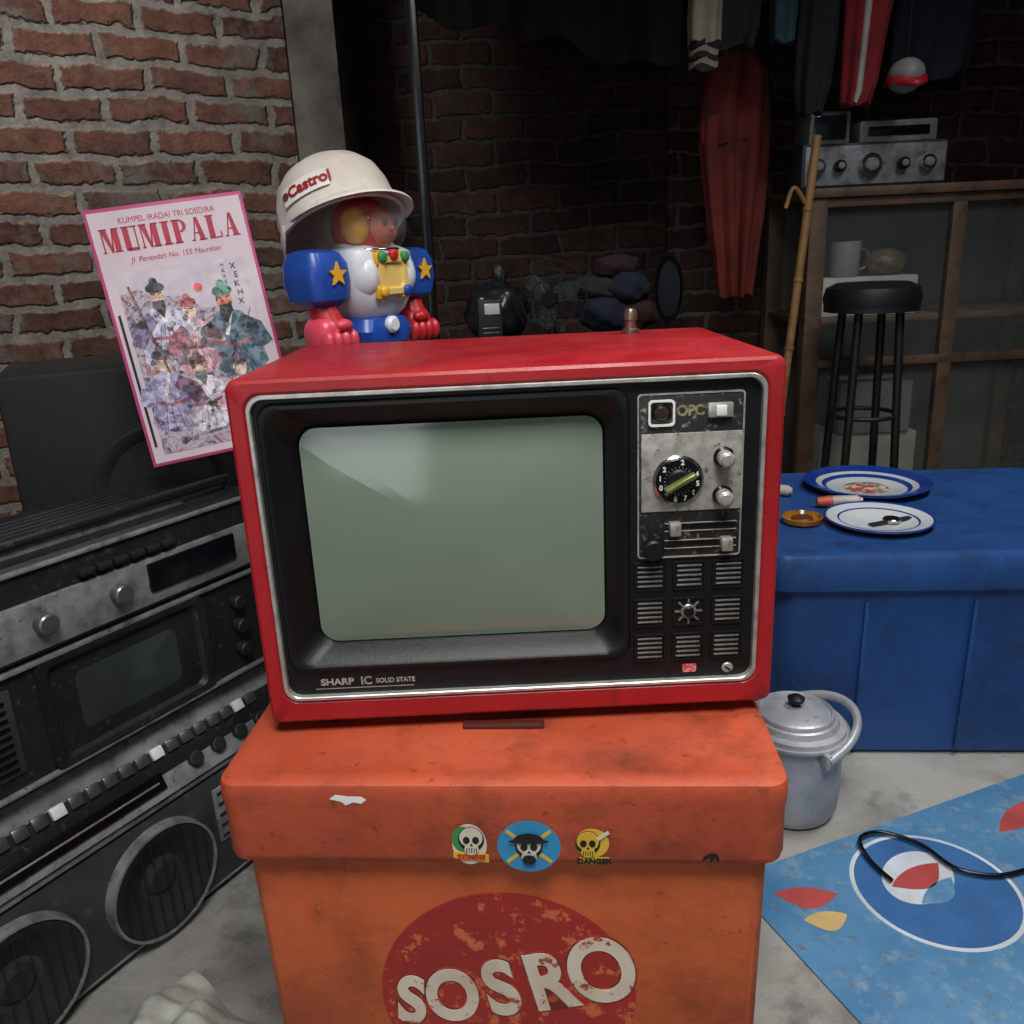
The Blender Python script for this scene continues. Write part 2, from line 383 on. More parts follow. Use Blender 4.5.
m_bone = M('print_bone', (215, 205, 185)); m_ink = M('print_ink', (22, 22, 24)); m_rp = M('print_red', (190, 50, 30))
m_wp = M('print_white', (235, 235, 235))
def onlid(co): return Vector((co.x, -.2202+co.y, co.z))
def D(name, pts, lv, mat): return decal(name, pts, lv, mat, onlid)
def skull(tag, cx, cz, s, c):
    D(tag+'_outline', ell(cx, cz+.002*s, .0118*s, .0130*s), 3, m_ink)
    D(tag+'_cranium', ell(cx, cz+.004*s, .0105*s, .0105*s), 4, c)
    D(tag+'_jaw', ell(cx, cz-.008*s, .0065*s, .006*s), 5, c)
    for q in (-1, 1): D(f'{tag}_eye_{q}', ell(cx+q*.0042*s, cz+.002*s, .0031*s, .0036*s), 6, m_ink)
    D(tag+'_nose', [(cx-.0014*s, cz-.004*s), (cx+.0014*s, cz-.004*s), (cx, cz-.0012*s)], 6, m_ink)
    for q in range(-2, 3): D(f'{tag}_tooth_{q}', [(cx+q*.0022*s-.0004, cz-.0115*s), (cx+q*.0022*s+.0004, cz-.0115*s), (cx+q*.0022*s+.0004, cz-.0065*s), (cx+q*.0022*s-.0004, cz-.0065*s)], 6, m_ink)
D('sticker_a_base', ell(-.028, .470, .0165, .0225), 1, m_bone)
D('sticker_a_green', ell(-.034, .476, .0105, .014), 2, m_grn)
D('sticker_a_yellow', [(-.044, .455), (-.010, .450), (-.010, .459), (-.044, .462)], 3, m_yel)
skull('sticker_a', -.026, .474, 1.05, m_bone)
text('sticker_a_text', 'ZOMBIE', .0075, m_rp, ck, -.027, -.2224, .4565, off=.0003)
D('sticker_b_base', ell(.0285, .468, .030, .0285, 48), 1, m_blu)
for q in (-1, 1):
    D(f'sticker_b_bone_{q}', [(.0285-.022, .468-q*.016), (.0285-.020, .468-q*.019), (.0285+.022, .468+q*.016), (.0285+.020, .468+q*.019)], 2, m_yel)
skull('sticker_b', .0285, .4665, 1.1, m_bone)
D('sticker_b_hat', ell(.0285, .4765, .014, .0075, 24, 0, 0, 180), 7, m_ink)
D('sticker_b_brim', ell(.0285, .4755, .019, .0025), 8, m_ink)
D('sticker_b_beard', ell(.0285, .455, .0065, .005), 8, m_ink)
D('sticker_c_base', ell(.088, .472, .016, .016), 1, m_yel)
D('sticker_c_tail', [(.076, .448), (.104, .449), (.104, .456), (.076, .4565)], 1, m_yel)
skull('sticker_c', .084, .471, 1.0, m_yel)
D('sticker_c_bone', [(.094, .476), (.1045, .484), (.103, .487), (.092, .479)], 5, m_bone)
text('sticker_c_text', 'DANGER', .0078, m_ink, ck, .0895, -.2224, .4525, off=.0004)
D('paint_chip', [(-.158, .520), (-.152, .5245), (-.14, .5225), (-.128, .5225), (-.123, .519), (-.128, .515), (-.136, .5165), (-.143, .513), (-.147, .517)], 1, m_wp)
D('burn_mark', [(.190, .452), (.192, .458), (.198, .461), (.203, .4615), (.206, .456), (.206, .450), (.202, .456), (.198, .450), (.197, .457)], 1, m_ink)

# ================================================================ ROBOT TOY on stool
stool = G('wooden_stool', (-.2, 1.30, 0))
m_wd = M('old_wood', (120, 82, 50), (85, 56, 34), 12, .6, bump=.2)
cyl('seat', .15, .03, (0, 0, .785), m_wd, stool)
for i in range(4):
    a_ = R(45+90*i); tube(f'leg_{i}', [(.11*cos(a_), .11*sin(a_), .775), (.14*cos(a_), .14*sin(a_), 0)], .015, m_wd, stool, smooth=False)
tube('rung', [(.125*cos(R(45)), .125*sin(R(45)), .3), (.125*cos(R(225)), .125*sin(R(225)), .3)], .01, m_wd, stool, smooth=False)
YAW = 54
rb = G('robot_toy', (-.203, 1.285, .80), (0, 0, YAW), sc=.97)
m_rw = M('toy_white', (215, 218, 224), (196, 200, 206), 10, .35, c3=(150, 150, 150), s3=60, lo3=.64, hi3=.72); m_rbl = M('toy_blue', (34, 74, 160), (28, 62, 140), 10, .35, c3=(70, 100, 150), s3=60, lo3=.64, hi3=.7)
m_rr = M('toy_red', (190, 42, 50), (165, 32, 40), 10, .35); m_pk = M('toy_pink', (214, 72, 92), (190, 58, 78), 10, .35); m_ry = M('toy_yellow', (226, 172, 44), (206, 152, 34), 10, .35)
m_skin = M('toy_face', (190, 110, 80), (170, 80, 60), 20); m_cy = M('toy_cream', (222, 190, 110), (206, 172, 96), 10, .4)
loft('torso', [(0, 0, .040, .036, .02, .128), (0, 0, .050, .046, .022, .140), (0, 0, .060, .055, .026, .165), (0, 0, .066, .058, .026, .205), (0, 0, .062, .052, .026, .226), (0, 0, .040, .036, .02, .236)], m_rw, rb, axis='z', cap0=True, cap1=True)
for q in (-1, 1): ball(f'chest_side_{q}', (.022, .03, .034), (q*.040, -.034, .190), m_rw, rb)
loft('pelvis', [(0, 0, .036, .03, .02, .085), (0, 0, .052, .046, .02, .092), (0, 0, .056, .05, .02, .11), (0, 0, .048, .044, .02, .128), (0, 0, .03, .03, .02, .134)], m_rbl, rb, axis='z', cap0=True, cap1=True)
cyl('buckle', .013, .014, (0, -.050, .118), m_rw, rb, rot=(90, 0, 0), b=.004)
box('belt_red', (.03, .02, .012), (.045, -.025, .10), m_rr, rb, .004)
for q in (-1, 1):
    loft(f'leg_{q}', [(q*.028, 0, .022, .03, .012, .02), (q*.028, -.004, .026, .038, .014, .026), (q*.028, -.003, .025, .034, .014, .04), (q*.027, 0, .018, .02, .012, .05), (q*.026, 0, .021, .024, .012, .09)], m_rw, rb, axis='z', cap0=True, cap1=True)
    box(f'shoe_{q}', (.05, .075, .025), (q*.028, -.006, .0135), m_rr, rb, .01, 3)
    sh = -.096 if q < 0 else .092
    loft(f'shoulder_{q}', [(sh, 0, .022, .022, .012, .150), (sh, 0, .034, .035, .016, .160), (sh, 0, .039, .039, .018, .185), (sh, 0, .038, .037, .018, .210), (sh+.002*q, 0, .030, .030, .014, .225), (sh, 0, .018, .018, .008, .230)], m_rbl, rb, axis='z', cap0=True, cap1=True)
    tube(f'forearm_{q}', [(sh, 0, .165), (sh-.002*q, -.008, .135), (sh-.004*q, -.016, .11)], lambda t: .02+.006*t, m_rr, rb)
    ball(f'fist_{q}', (.031, .030, .032), (sh-.002*q, -.008, .108), m_pk if q < 0 else m_rr, rb, e=.75)
    for f in range(4):
        ball(f'finger_{q}_{f}', (.0085, .012, .016), (sh-.002*q-.024+.016*f, -.034, .102), m_pk if q < 0 else m_rr, rb)
    ball(f'thumb_{q}', (.015, .010, .009), (sh-q*.01, -.036, .124), m_pk if q < 0 else m_rr, rb)
    st = []
    for k in range(10):
        rad = .0175 if k % 2 == 0 else .0075
        t = R(90+36*k); st.append((sh+.004+rad*cos(t), .195+rad*sin(t)))
    flat(f'star_{q}', st, -.038, m_ry, rb, th=.004)
cxb = .0
loft('chest_badge', [(cxb, .190, .030, .028, .012, -.048), (cxb, .190, .029, .027, .012, -.064), (cxb, .190, .021, .019, .009, -.064), (cxb, .190, .019, .017, .008, -.060)], m_cy, rb, cap1=True)
for i, (dx, dz, mm) in enumerate(((-.024, .026, m_grn), (.024, .026, m_grn), (-.025, -.023, m_ry), (.025, -.023, m_rbl), (0, .029, m_rr))):
    ball(f'gem_{i}', (.008, .006, .008), (cxb+dx, -.064, .190+dz), mm, rb, e=.8)
for i, (dx, dz) in enumerate(((-.024, .024), (.024, .024), (-.024, -.024), (.024, -.024))):
    box(f'badge_corner_{i}', (.020, .014, .020), (cxb+dx, -.056, .190+dz), m_ry, rb, .004)
hz = .259
ball('head', (.046, .046, .046), (-.006, -.010, hz), m_rr, rb)
ball('face', (.030, .018, .028), (.000, -.044, hz), m_skin, rb)
ball('cheek_yellow', (.018, .024, .026), (-.038, -.028, hz+.002), m_ry, rb)
for q in (-1, 1): ball(f'eye_{q}', (.0045, .003, .006), (.002+.011*q, -.061, hz+.006), m_ink, rb)
ball('nose', (.003, .004, .003), (.002, -.063, hz-.003), m_skin, rb)
box('mouth', (.012, .003, .002), (.002, -.060, hz-.012), m_rr, rb, .001)
ball('collar', (.048, .044, .012), (0, -.004, .234), m_rw, rb)
m_vis = M('visor_clear', (200, 200, 196), (180, 180, 176), 10, .08, alpha=.12)
vs = []; fs = []
for j in range(11):
    t = R(-42+8*j)
    for i in range(25):
        a_ = R(160+7.5*i)
        vs.append((-.004+.064*cos(a_)*cos(t), -.012+.066*sin(a_)*cos(t), hz+.048*sin(t)))
for j in range(10):
    for i in range(24): fs.append((j*25+i, j*25+i+1, (j+1)*25+i+1, (j+1)*25+i))
mk('visor', vs, fs, m_vis, rb, ang=80)
tube('visor_edge', [vs[i] for i in range(0, 25, 2)], .0025, m_chrome, rb)
hl = G('toy_helmet', sc=1.10); hl.parent = rb
wx, wy = -.028, -.006
hl.location = (wx*cos(R(-YAW))-wy*sin(R(-YAW)), wx*sin(R(-YAW))+wy*cos(R(-YAW)), .278)
hl.rotation_euler = (Matrix.Rotation(R(-YAW), 3, 'Z') @ Matrix.Rotation(R(-19), 3, 'Y') @ Matrix.Rotation(R(-19), 3, 'X')).to_euler()
hel = [(0, .078), (.02, .0765), (.04, .071), (.058, .060), (.071, .045), (.078, .025), (.081, .002), (.0835, -.012), (.087, -.018), (.0875, -.021), (.082, -.0205), (.078, -.012), (.074, .01), (.064, .038), (.04, .062), (0, .070)]
m_hel = M('helmet_cream', (214, 206, 196), (190, 178, 168), 9, .32, c3=(140, 128, 116), s3=40, lo3=.60, hi3=.75)
lathe('helmet_shell', hel, m_hel, hl, n=56)
vs = []; fs = []
for j in range(6):
    for i in range(33):
        a_ = R(-130+i*175/32); w = sin(pi*i/32)**.6
        rr_ = .081+.024*w*j/5
        vs.append((rr_*cos(a_), rr_*sin(a_), -.010-.014*(j/5)**1.5*w))
nn = len(vs)
vs += [(x, y, z-.003) for x, y, z in vs]
for j in range(5):
    for i in range(32):
        q = (j*33+i, j*33+i+1, (j+1)*33+i+1, (j+1)*33+i); fs.append(q); fs.append(tuple(x+nn for x in q[::-1]))
for i in range(32): fs.append((5*33+i, 5*33+i+1, nn+5*33+i+1, nn+5*33+i))
mk('helmet_peak', vs, fs, m_hel, hl, ang=60)
vs = []; fs = []
for j in range(6):
    for i in range(25):
        a_ = R(110+i*115/24); w = sin(pi*i/24)**.5
        vs.append(((.084+.006*j/5)*cos(a_), (.084+.006*j/5)*sin(a_), -.012-.036*w*j/5))
nn = len(vs); vs += [(x*.96, y*.96, z) for x, y, z in vs]
for j in range(5):
    for i in range(24):
        q = (j*25+i, j*25+i+1, (j+1)*25+i+1, (j+1)*25+i); fs.append(q); fs.append(tuple(x+nn for x in q[::-1]))
for i in range(24): fs.append((5*25+i, 5*25+i+1, nn+5*25+i+1, nn+5*25+i))
mk('helmet_neck_guard', vs, fs, m_hel, hl, ang=60)
def ondome(co):
    x, z = co.x, co.z
    k = max(0, 1-(x/.084)**2-(max(z, 0)/.080)**2)
    return Vector((x, -.0835*math.sqrt(k)-.0006+co.y, z))
vs = []; fs = []
for j in range(5):
    for i in range(13): vs.append(ondome(Vector((-.050+.068*i/12, .0, .004+.025*j/4))))
for j in range(4):
    for i in range(12): fs.append((j*13+i, j*13+i+1, (j+1)*13+i+1, (j+1)*13+i))
mk('helmet_label', vs, fs, M('label_white', (235, 232, 225)), hl)
text('helmet_label_text', 'Castrol', .0205, M('label_red', (160, 30, 40)), hl, -.009, -.001, .0165, off=.0007, fn=ondome)
o = flat('helmet_label_mark', ell(-.045, .017, .0050, .0055), 0, M('label_red2', (100, 60, 50)), hl, th=.001)
for v in o.data.vertices: v.co = ondome(v.co)+Vector((0, -.0004, 0))

# ================================================================ POSTER
ps = G('calendar_poster', (-.493, 1.372, .913), (-9, -6.2, 20))
m_mag = M('poster_magenta', (196, 70, 128), (180, 56, 112), 10, .5)
m_pap = M('poster_paper', (222, 204, 212), (210, 190, 202), 10, .55)
W2, H2 = .119, .201
box('board', (2*W2, .004, 2*H2), (0, 0, 0), m_mag, ps, .001)
flat('paper', [(-W2+.005, -H2+.005), (W2-.005, -H2+.005), (W2-.005, H2-.006), (-W2+.005, H2-.006)], -.002, m_pap, ps, th=.0006)
m_pt = M('poster_text_red', (190, 38, 70))
text('title_small', 'KUMPEL IRADAI TRI SOEDIRA', .0125, m_pt, ps, .0, -.0028, .179, sx=.88)
def quad(pts, tag): flat(tag, pts, -.0027, m_pt, ps, th=.0004)
def serif_word(word, x0, z0, h, wd):
    x = x0
    tk, tn, s_ = h*.24, h*.06, h*.09
    def V(a, w, t): quad([(a, z0), (a+w, z0), (a+w, z0+h), (a, z0+h)], t)
    def Hb(a, b, z, hh_, t): quad([(a, z), (b, z), (b, z+hh_), (a, z+hh_)], t)
    for n_, ch in enumerate(word):
        t = f'title_{n_}_{ch}'; w = wd*(1.15 if ch == 'M' else .62 if ch == 'I' else .94)
        l, r = x+s_, x+w-s_
        if ch in 'MU':
            V(l, tk if ch == 'U' else tn, t+'a'); V(r-(tn if ch == 'U' else tk), tn if ch == 'U' else tk, t+'b')
            if ch == 'M':
                m_ = (l+r-tk)/2+tk/4
                quad([(l, z0+h), (l+tk, z0+h), (m_+tk*.35, z0), (m_, z0)], t+'c'); quad([(r-tk, z0+h), (r-tk+tn, z0+h), (m_+tk*.35, z0), (m_, z0)], t+'d')
                Hb(l-s_*.6, l+s_, z0, tn, t+'e'); Hb(r-tk-s_*.6, r+s_*.6, z0, tn, t+'f')
            else:
                Hb(l+tk*.3, r, z0-tn*.4, tn*2.2, t+'e')
            Hb(l-s_*.6, l+tk+s_*.5, z0+h-tn, tn, t+'g'); Hb(r-tk, r+s_*.6, z0+h-tn, tn, t+'h')
        elif ch == 'I':
            c_ = x+w/2; V(c_-tk/2, tk, t+'a')
            for q, zz in enumerate((z0, z0+h-tn)): Hb(c_-tk/2-s_*.8, c_+tk/2+s_*.8, zz, tn, t+f's{q}')
        elif ch == 'P':
            V(l, tk, t+'a'); o_ = ell(l+tk, z0+h*.72, (r-l-tk), h*.28, 20, 0, -90, 90); i_ = ell(l+tk, z0+h*.72, (r-l-tk)*.5, h*.20, 20, 0, -90, 90)
            flat(t+'b', o_+i_[::-1], -.0027, m_pt, ps, th=.0004)
            Hb(l-s_*.6, l+tk+s_*.6, z0, tn, t+'e'); Hb(l-s_*.6, l+tk, z0+h-tn, tn, t+'g')
        elif ch == 'L':
            V(l, tk, t+'a'); Hb(l, r, z0, tn, t+'b'); quad([(r-tn, z0), (r, z0), (r, z0+h*.32), (r-tn, z0+h*.2)], t+'c')
            Hb(l-s_*.6, l+tk+s_*.6, z0+h-tn, tn, t+'g')
        elif ch == 'A':
            m_ = (l+r)/2-tk*.2
            quad([(l, z0), (l+tn, z0), (m_+tn, z0+h), (m_, z0+h)], t+'a'); quad([(r-tk, z0), (r, z0), (m_+tk*.5, z0+h), (m_, z0+h)], t+'b')
            Hb(l+h*.12, r-tk*.8, z0+h*.3, tn, t+'c'); Hb(l-s_*.7, l+s_, z0, tn, t+'e'); Hb(r-tk-s_*.5, r+s_*.6, z0, tn, t+'f')
        x += w
serif_word('MUMIPALA', -.105, .134, .036, .0275)
text('title_sub', 'Jl. Perendah No. 155 Mauritian', .0115, m_pt, ps, .0, -.0028, .119, sx=.95, shear=.2)
m_art = bpy.data.materials.new('poster_painting'); m_art.use_nodes = True
nt = m_art.node_tree; b = nt.nodes['Principled BSDF']; b.inputs['Roughness'].default_value = .5
tc = nt.nodes.new('ShaderNodeTexCoord'); nz = nt.nodes.new('ShaderNodeTexNoise'); nz.inputs['Scale'].default_value = 42; nz.inputs['Detail'].default_value = 9
nz.inputs['Distortion'].default_value = 1.2; nz.inputs['Roughness'].default_value = .65
cr = nt.nodes.new('ShaderNodeValToRGB'); el = cr.color_ramp.elements
el[0].position = .34; el[0].color = srgb((50, 50, 66)); el[1].position = .47; el[1].color = srgb((168, 158, 176))
for p_, c_ in ((.41, (112, 96, 120)), (.52, (206, 192, 202)), (.58, (180, 136, 142)), (.62, (120, 70, 78)), (.68, (196, 184, 176))):
    e_ = el.new(p_); e_.color = srgb(c_)
nt.links.new(tc.outputs['Object'], nz.inputs['Vector']); nt.links.new(nz.outputs['Fac'], cr.inputs[0]); nt.links.new(cr.outputs[0], b.inputs['Base Color'])
flat('painting_ground', [(-.098, -.184), (.100, -.184), (.100, .102), (-.098, .102)], -.0026, M('painting_sky', (222, 208, 214), (196, 184, 200), 30), ps, th=.0004)
art = [(-.098, -.184), (.094, -.184), (.097, -.10), (.085, -.04), (.09, .0), (.05, .03), (.02, .03), (-.01, .055), (-.05, .06), (-.07, .075), (-.098, .07)]
flat('painting_crowd', art, -.003, m_art, ps, th=.0004)
am = {}
def AM(c):
    if c not in am: am[c] = M(f'ink_{c[0]}_{c[1]}_{c[2]}', c, tuple(min(255, v+60) for v in c), 90, .5, lo=.42, hi=.58, c3=tuple(v*.5 for v in c), s3=70, lo3=.55, hi3=.60)
    return am[c]
fk = [0]
def F_(pts, lv, c):
    fk[0] += 1
    flat(f'painting_piece_{fk[0]}', pts, -.0034-.00012*lv, AM(c), ps, th=.0001)
def figure(cx, cz, s, robe, dark, hat, skin=(206, 168, 146), beard=None, flip=1):
    X = lambda v: cx+flip*v*s
    Z = lambda v: cz+v*s
    F_([(X(-.020), Z(-.012)), (X(-.034), Z(-.045)), (X(-.040), Z(-.085)), (X(-.022), Z(-.10)), (X(.018), Z(-.098)), (X(.036), Z(-.08)), (X(.026), Z(-.045)), (X(.018), Z(-.010)), (X(0), Z(-.004))], 0, robe)
    F_([(X(-.018), Z(-.014)), (X(-.042), Z(-.03)), (X(-.052), Z(-.058)), (X(-.036), Z(-.066)), (X(-.020), Z(-.045)), (X(-.008), Z(-.03))], 1, dark)
    F_([(X(.014), Z(-.012)), (X(.040), Z(-.026)), (X(.046), Z(-.05)), (X(.028), Z(-.056)), (X(.012), Z(-.04))], 1, robe)
    for k in range(4):
        F_([(X(-.022+.013*k), Z(-.094)), (X(-.0205+.013*k), Z(-.094)), (X(-.004+.004*k), Z(-.036)), (X(-.005+.004*k), Z(-.036))], 2, dark)
    F_([(X(-.009), Z(-.006)), (X(-.005), Z(-.004)), (X(.010), Z(-.04)), (X(.005), Z(-.042))], 3, (216, 204, 198))
    F_([(X(-.024), Z(-.050)), (X(.004), Z(-.053)), (X(.024), Z(-.046)), (X(.024), Z(-.051)), (X(.004), Z(-.058)), (X(-.024), Z(-.055))], 3, (130, 70, 80))
    F_(ell(X(0), Z(.008), .011*s, .014*s, 20), 4, skin)
    F_(ell(X(0), Z(.020), .0135*s, .008*s, 20), 5, hat)
    F_(ell(X(0), Z(.029), .006*s, .006*s, 16), 6, hat)
    for q in (-1, 1):
        F_([(X(q*.008), Z(.013)), (X(q*.002), Z(.0105)), (X(q*.002), Z(.009)), (X(q*.008), Z(.011))], 6, (30, 26, 30))
    if beard:
        F_([(X(-.008), Z(.001)), (X(.008), Z(.001)), (X(.009), Z(-.010)), (X(.003), Z(-.026)), (X(-.003), Z(-.016)), (X(-.009), Z(-.008))], 6, beard)
figure(-.046, .052, 1.05, (176, 168, 190), (96, 84, 116), (44, 40, 50), beard=(54, 48, 54))
figure(-.004, .024, .95, (196, 150, 160), (150, 84, 96), (150, 60, 72))
figure(.052, .030, 1.15, (66, 92, 108), (40, 58, 72), (70, 120, 100), skin=(186, 96, 80), beard=(30, 28, 34), flip=-1)
figure(-.064, -.050, 1.05, (150, 142, 176), (104, 70, 90), (60, 54, 70), flip=-1)
figure(-.012, -.066, .95, (196, 186, 196), (120, 110, 150), (90, 60, 60), beard=(90, 86, 90))
figure(.050, -.078, 1.0, (186, 132, 140), (120, 70, 90), (70, 60, 80), flip=-1)
F_(ell(.018, .064, .0065, .0065, 16), 7, (196, 44, 50))
F_([(-.085, .08), (-.082, .081), (-.055, -.06), (-.058, -.06)], 7, (90, 60, 50))
F_([(.088, .02), (.090, .021), (.028, -.10), (.026, -.099)], 7, (110, 80, 70))
for i in range(5):
    text(f'calligraphy_{i}', 'XEKHX'[i], .013, m_ink, ps, .078+.002*(i % 2), -.0034, .088-.014*i)
    text(f'calligraphy_b_{i}', 'HKXEA'[i], .008, m_ink, ps, .062, -.0034, .092-.009*i)
flat('side_stripe', [(-.109, -.17), (-.105, -.17), (-.105, .04), (-.109, .04)], -.0028, m_ink, ps)

# ================================================================ LEFT STACK OF RADIOS
m_rd = M('radio_grey', (56, 58, 62), (38, 40, 44), 12, .55, c3=(92, 90, 86), s3=60, lo3=.60, hi3=.72)
m_rk = M('radio_black', (26, 27, 30), (16, 17, 19), 12, .55, c3=(78, 76, 72), s3=80, lo3=.58, hi3=.72)
m_rs = M('radio_silver', (140, 142, 144), (96, 98, 100), 30, .45, .25, c3=(56, 54, 52), s3=70, lo3=.58, hi3=.7)
m_cone = M('speaker_cone', (36, 34, 33), (24, 23, 22), 30, .8)
def stackG(name, z, off=0): return G(name, (-.589+off*.52, 1.056+off*.85, z), (0, 0, 58.5))
r1 = stackG('boombox', 0)
loft('body', [(0, .15, .325, .14, .02, 0), (0, .15, .33, .148, .02, .01), (0, .15, .33, .15, .02, .27), (0, .155, .325, .14, .02, .30)], m_rk, r1, axis='z', cap0=True, cap1=True)
box('front_panel', (.62, .012, .20), (0, .0, .115), m_rd, r1, .006)
box('silver_band', (.65, .016, .010), (0, -.002, .225), m_rs, r1, .003)
box('silver_band_low', (.65, .012, .006), (0, -.001, .018), m_rs, r1, .002)
for i, sx_ in enumerate((-.2, .025)):
    lathe(f'speaker_{i}', [(0, .01), (.02, .012), (.03, .004), (.068, .016), (.074, .020), (.086, .022), (.09, .018), (.092, 0)], m_cone, r1, loc=(sx_, .0, .106), rot=(90, 0, 0), n=48)
    lathe(f'speaker_ring_{i}', [(.087, 0), (.088, .024), (.092, .024), (.094, 0)], m_rs, r1, loc=(sx_, .0, .106), rot=(90, 0, 0), n=48, ring=True)
    for q in range(9):
        xx = -.072+.018*q; hh_ = math.sqrt(max(0, .084**2-xx**2))
        box(f'speaker_bar_{i}_{q}', (.0018, .002, 2*hh_), (sx_+xx, -.024, .106), m_rk, r1, .0005)
box('label_plate', (.035, .006, .10), (.155, -.006, .14), m_rs, r1, .002)
for i in range(5): box(f'label_tick_{i}', (.022, .003, .005), (.155, -.0095, .10+.02*i), m_rk, r1, .001)
for i in range(3): cyl(f'tuning_knob_{i}', .016, .02, (.225, -.012, .06+.055*i), m_rs, r1, rot=(90, 0, 0))
KP = [(-.015, .236), (.035, .330), (.05, .335), (.05, .236)]
vs = [(-.31, y, z) for y, z in KP]+[(.31, y, z) for y, z in KP]
mk('key_deck', vs, [(0, 1, 2, 3), (7, 6, 5, 4), (0, 4, 5, 1), (1, 5, 6, 2), (2, 6, 7, 3), (3, 7, 4, 0)], m_rs, r1, ang=20)
for i in range(20):
    box(f'piano_key_{i}', (.020, .010, .018), (-.25+.0265*i, .012, .297), m_gmet if i % 6 else m_white, r1, .002, rot=(-28, 0, 0))
for i in range(4): cyl(f'deck_knob_{i}', .012, .014, (.12+.045*i, -.006, .262), m_rk, r1, rot=(62, 0, 0))
box('dial_window', (.32, .004, .026), (-.10, -.006, .260), m_blk2, r1, .001, rot=(-28, 0, 0))
box('dial_scale', (.30, .002, .003), (-.10, -.009, .261), m_rs, r1, .0005, rot=(-28, 0, 0))
tube('handle', [(-.32, .10, .27), (-.32, .10, .32), (-.28, .10, .335), (.28, .10, .335), (.32, .10, .32), (.32, .10, .27)], .007, m_rs, r1, smooth=False)
r2 = stackG('portable_tv_radio', .343, .01)
loft('body', [(0, .15, .30, .13, .015, 0), (0, .15, .305, .136, .015, .008), (0, .15, .305, .136, .015, .175), (0, .15, .30, .13, .015, .183)], m_rk, r2, axis='z', cap0=True, cap1=True)
box('edge_top', (.615, .012, .008), (0, .012, .176), m_rs, r2, .002)
box('edge_low', (.615, .012, .006), (0, .012, .010), m_rs, r2, .002)
loft('screen_bezel', [(.045, .093, .135, .078, .01, .016), (.045, .093, .135, .078, .01, .004), (.045, .093, .122, .070, .012, .006), (.045, .093, .115, .064, .016, .018)], m_rk, r2)
loft('small_screen', [(.045, .093, .116, .065, .016, .017), (.045, .093, .06, .03, .01, .012), (.045, .093, .01, .005, .002, .010)], M('small_screen_glass', (50, 58, 52), (40, 48, 44), 3, .15), r2, cap1=True)
for i in range(3): cyl(f'knob_{i}', .012, .018, (.245, .006, .05+.042*i), m_rk, r2, rot=(90, 0, 0))
box('speaker_slots', (.13, .006, .12), (-.19, .013, .095), m_rd, r2, .002)
for i in range(9): box(f'slot_{i}', (.11, .004, .004), (-.19, .009, .045+.012*i), m_blk2, r2, .001)
r3 = stackG('cassette_deck', .527, .02)
loft('body', [(0, .13, .30, .12, .01, 0), (0, .13, .305, .126, .012, .006), (0, .13, .305, .126, .012, .120), (0, .13, .298, .12, .012, .128)], m_rk, r3, axis='z', cap0=True, cap1=True)
box('face_plate', (.60, .008, .070), (0, .003, .043), m_rs, r3, .003)
box('cassette_window', (.16, .008, .045), (.16, -.001, .048), m_blk2, r3, .003)
box('meter_window', (.10, .008, .04), (-.20, -.001, .05), m_blk2, r3, .003)
box('top_edge', (.61, .01, .006), (0, .003, .120), m_rs, r3, .002)
for i in range(2): cyl(f'knob_{i}', .014, .02, (.03-.11*i, -.008, .045), m_gmet, r3, rot=(90, 0, 0))
for i in range(6): box(f'key_{i}', (.022, .012, .010), (-.01+.026*i, -.002, .092), m_rk, r3, .002)
box('top_hatch', (.36, .14, .008), (0, .12, .131), m_rk, r3, .003)
box('top_hatch_rim', (.38, .006, .012), (0, .045, .132), m_rs, r3, .002)
tube('handle', [(-.28, .05, .12), (-.28, .04, .148), (.28, .04, .148), (.28, .05, .12)], .008, m_rk, r3, smooth=False)
for i in range(7): box(f'vent_{i}', (.30, .004, .004), (0, .07+.018*i, .137), m_rd, r3, .001)
sp = G('speaker_cabinet', (-.74, 1.72, 0), (0, 0, 25))
box('cabinet', (.50, .30, .84), (0, 0, .42), m_dark, sp, .01)
for i, z_ in enumerate((.26, .60)):
    lathe(f'driver_{i}', [(0, .01), (.03, .012), (.10, .002), (.115, .012), (.125, .012), (.128, 0)], m_cone, sp, loc=(0, -.15, z_), rot=(90, 0, 0))
m_sk = M('sack_cloth', (178, 178, 170), (140, 140, 132), 14, .85, bump=.3)
vs = []; fs = []
nx, ny = 26, 22
for j in range(ny+1):
    for i in range(nx+1):
        u, v = i/nx, j/ny
        e_ = (sin(pi*u)*sin(pi*v))**.5
        h_ = e_*(.032+.018*sin(9*u+3*v)+.014*sin(13*v-5*u)+.008*sin(31*u+17*v))
        vs.append(((u-.5)*.20*(1-.12*sin(5*v)), (v-.5)*.17*(1-.1*sin(6*u)), max(.001, h_)))
for j in range(ny):
    for i in range(nx): fs.append((j*(nx+1)+i, j*(nx+1)+i+1, (j+1)*(nx+1)+i+1, (j+1)*(nx+1)+i))
mk('cloth_sack', vs, fs, m_sk, loc=(-.495, .855, .001), rot=(0, 0, 58), ang=80)

# ================================================================ METAL POLE
pl = G('metal_pole', (-.155, 1.9, 0))
box('post', (.022, .022, 2.6), (0, 0, 1.3), M('pole_black', (18, 18, 21), (10, 10, 12), 20, .22), pl, .003)
box('foot_plate', (.10, .10, .008), (0, 0, .004), m_gmet, pl)

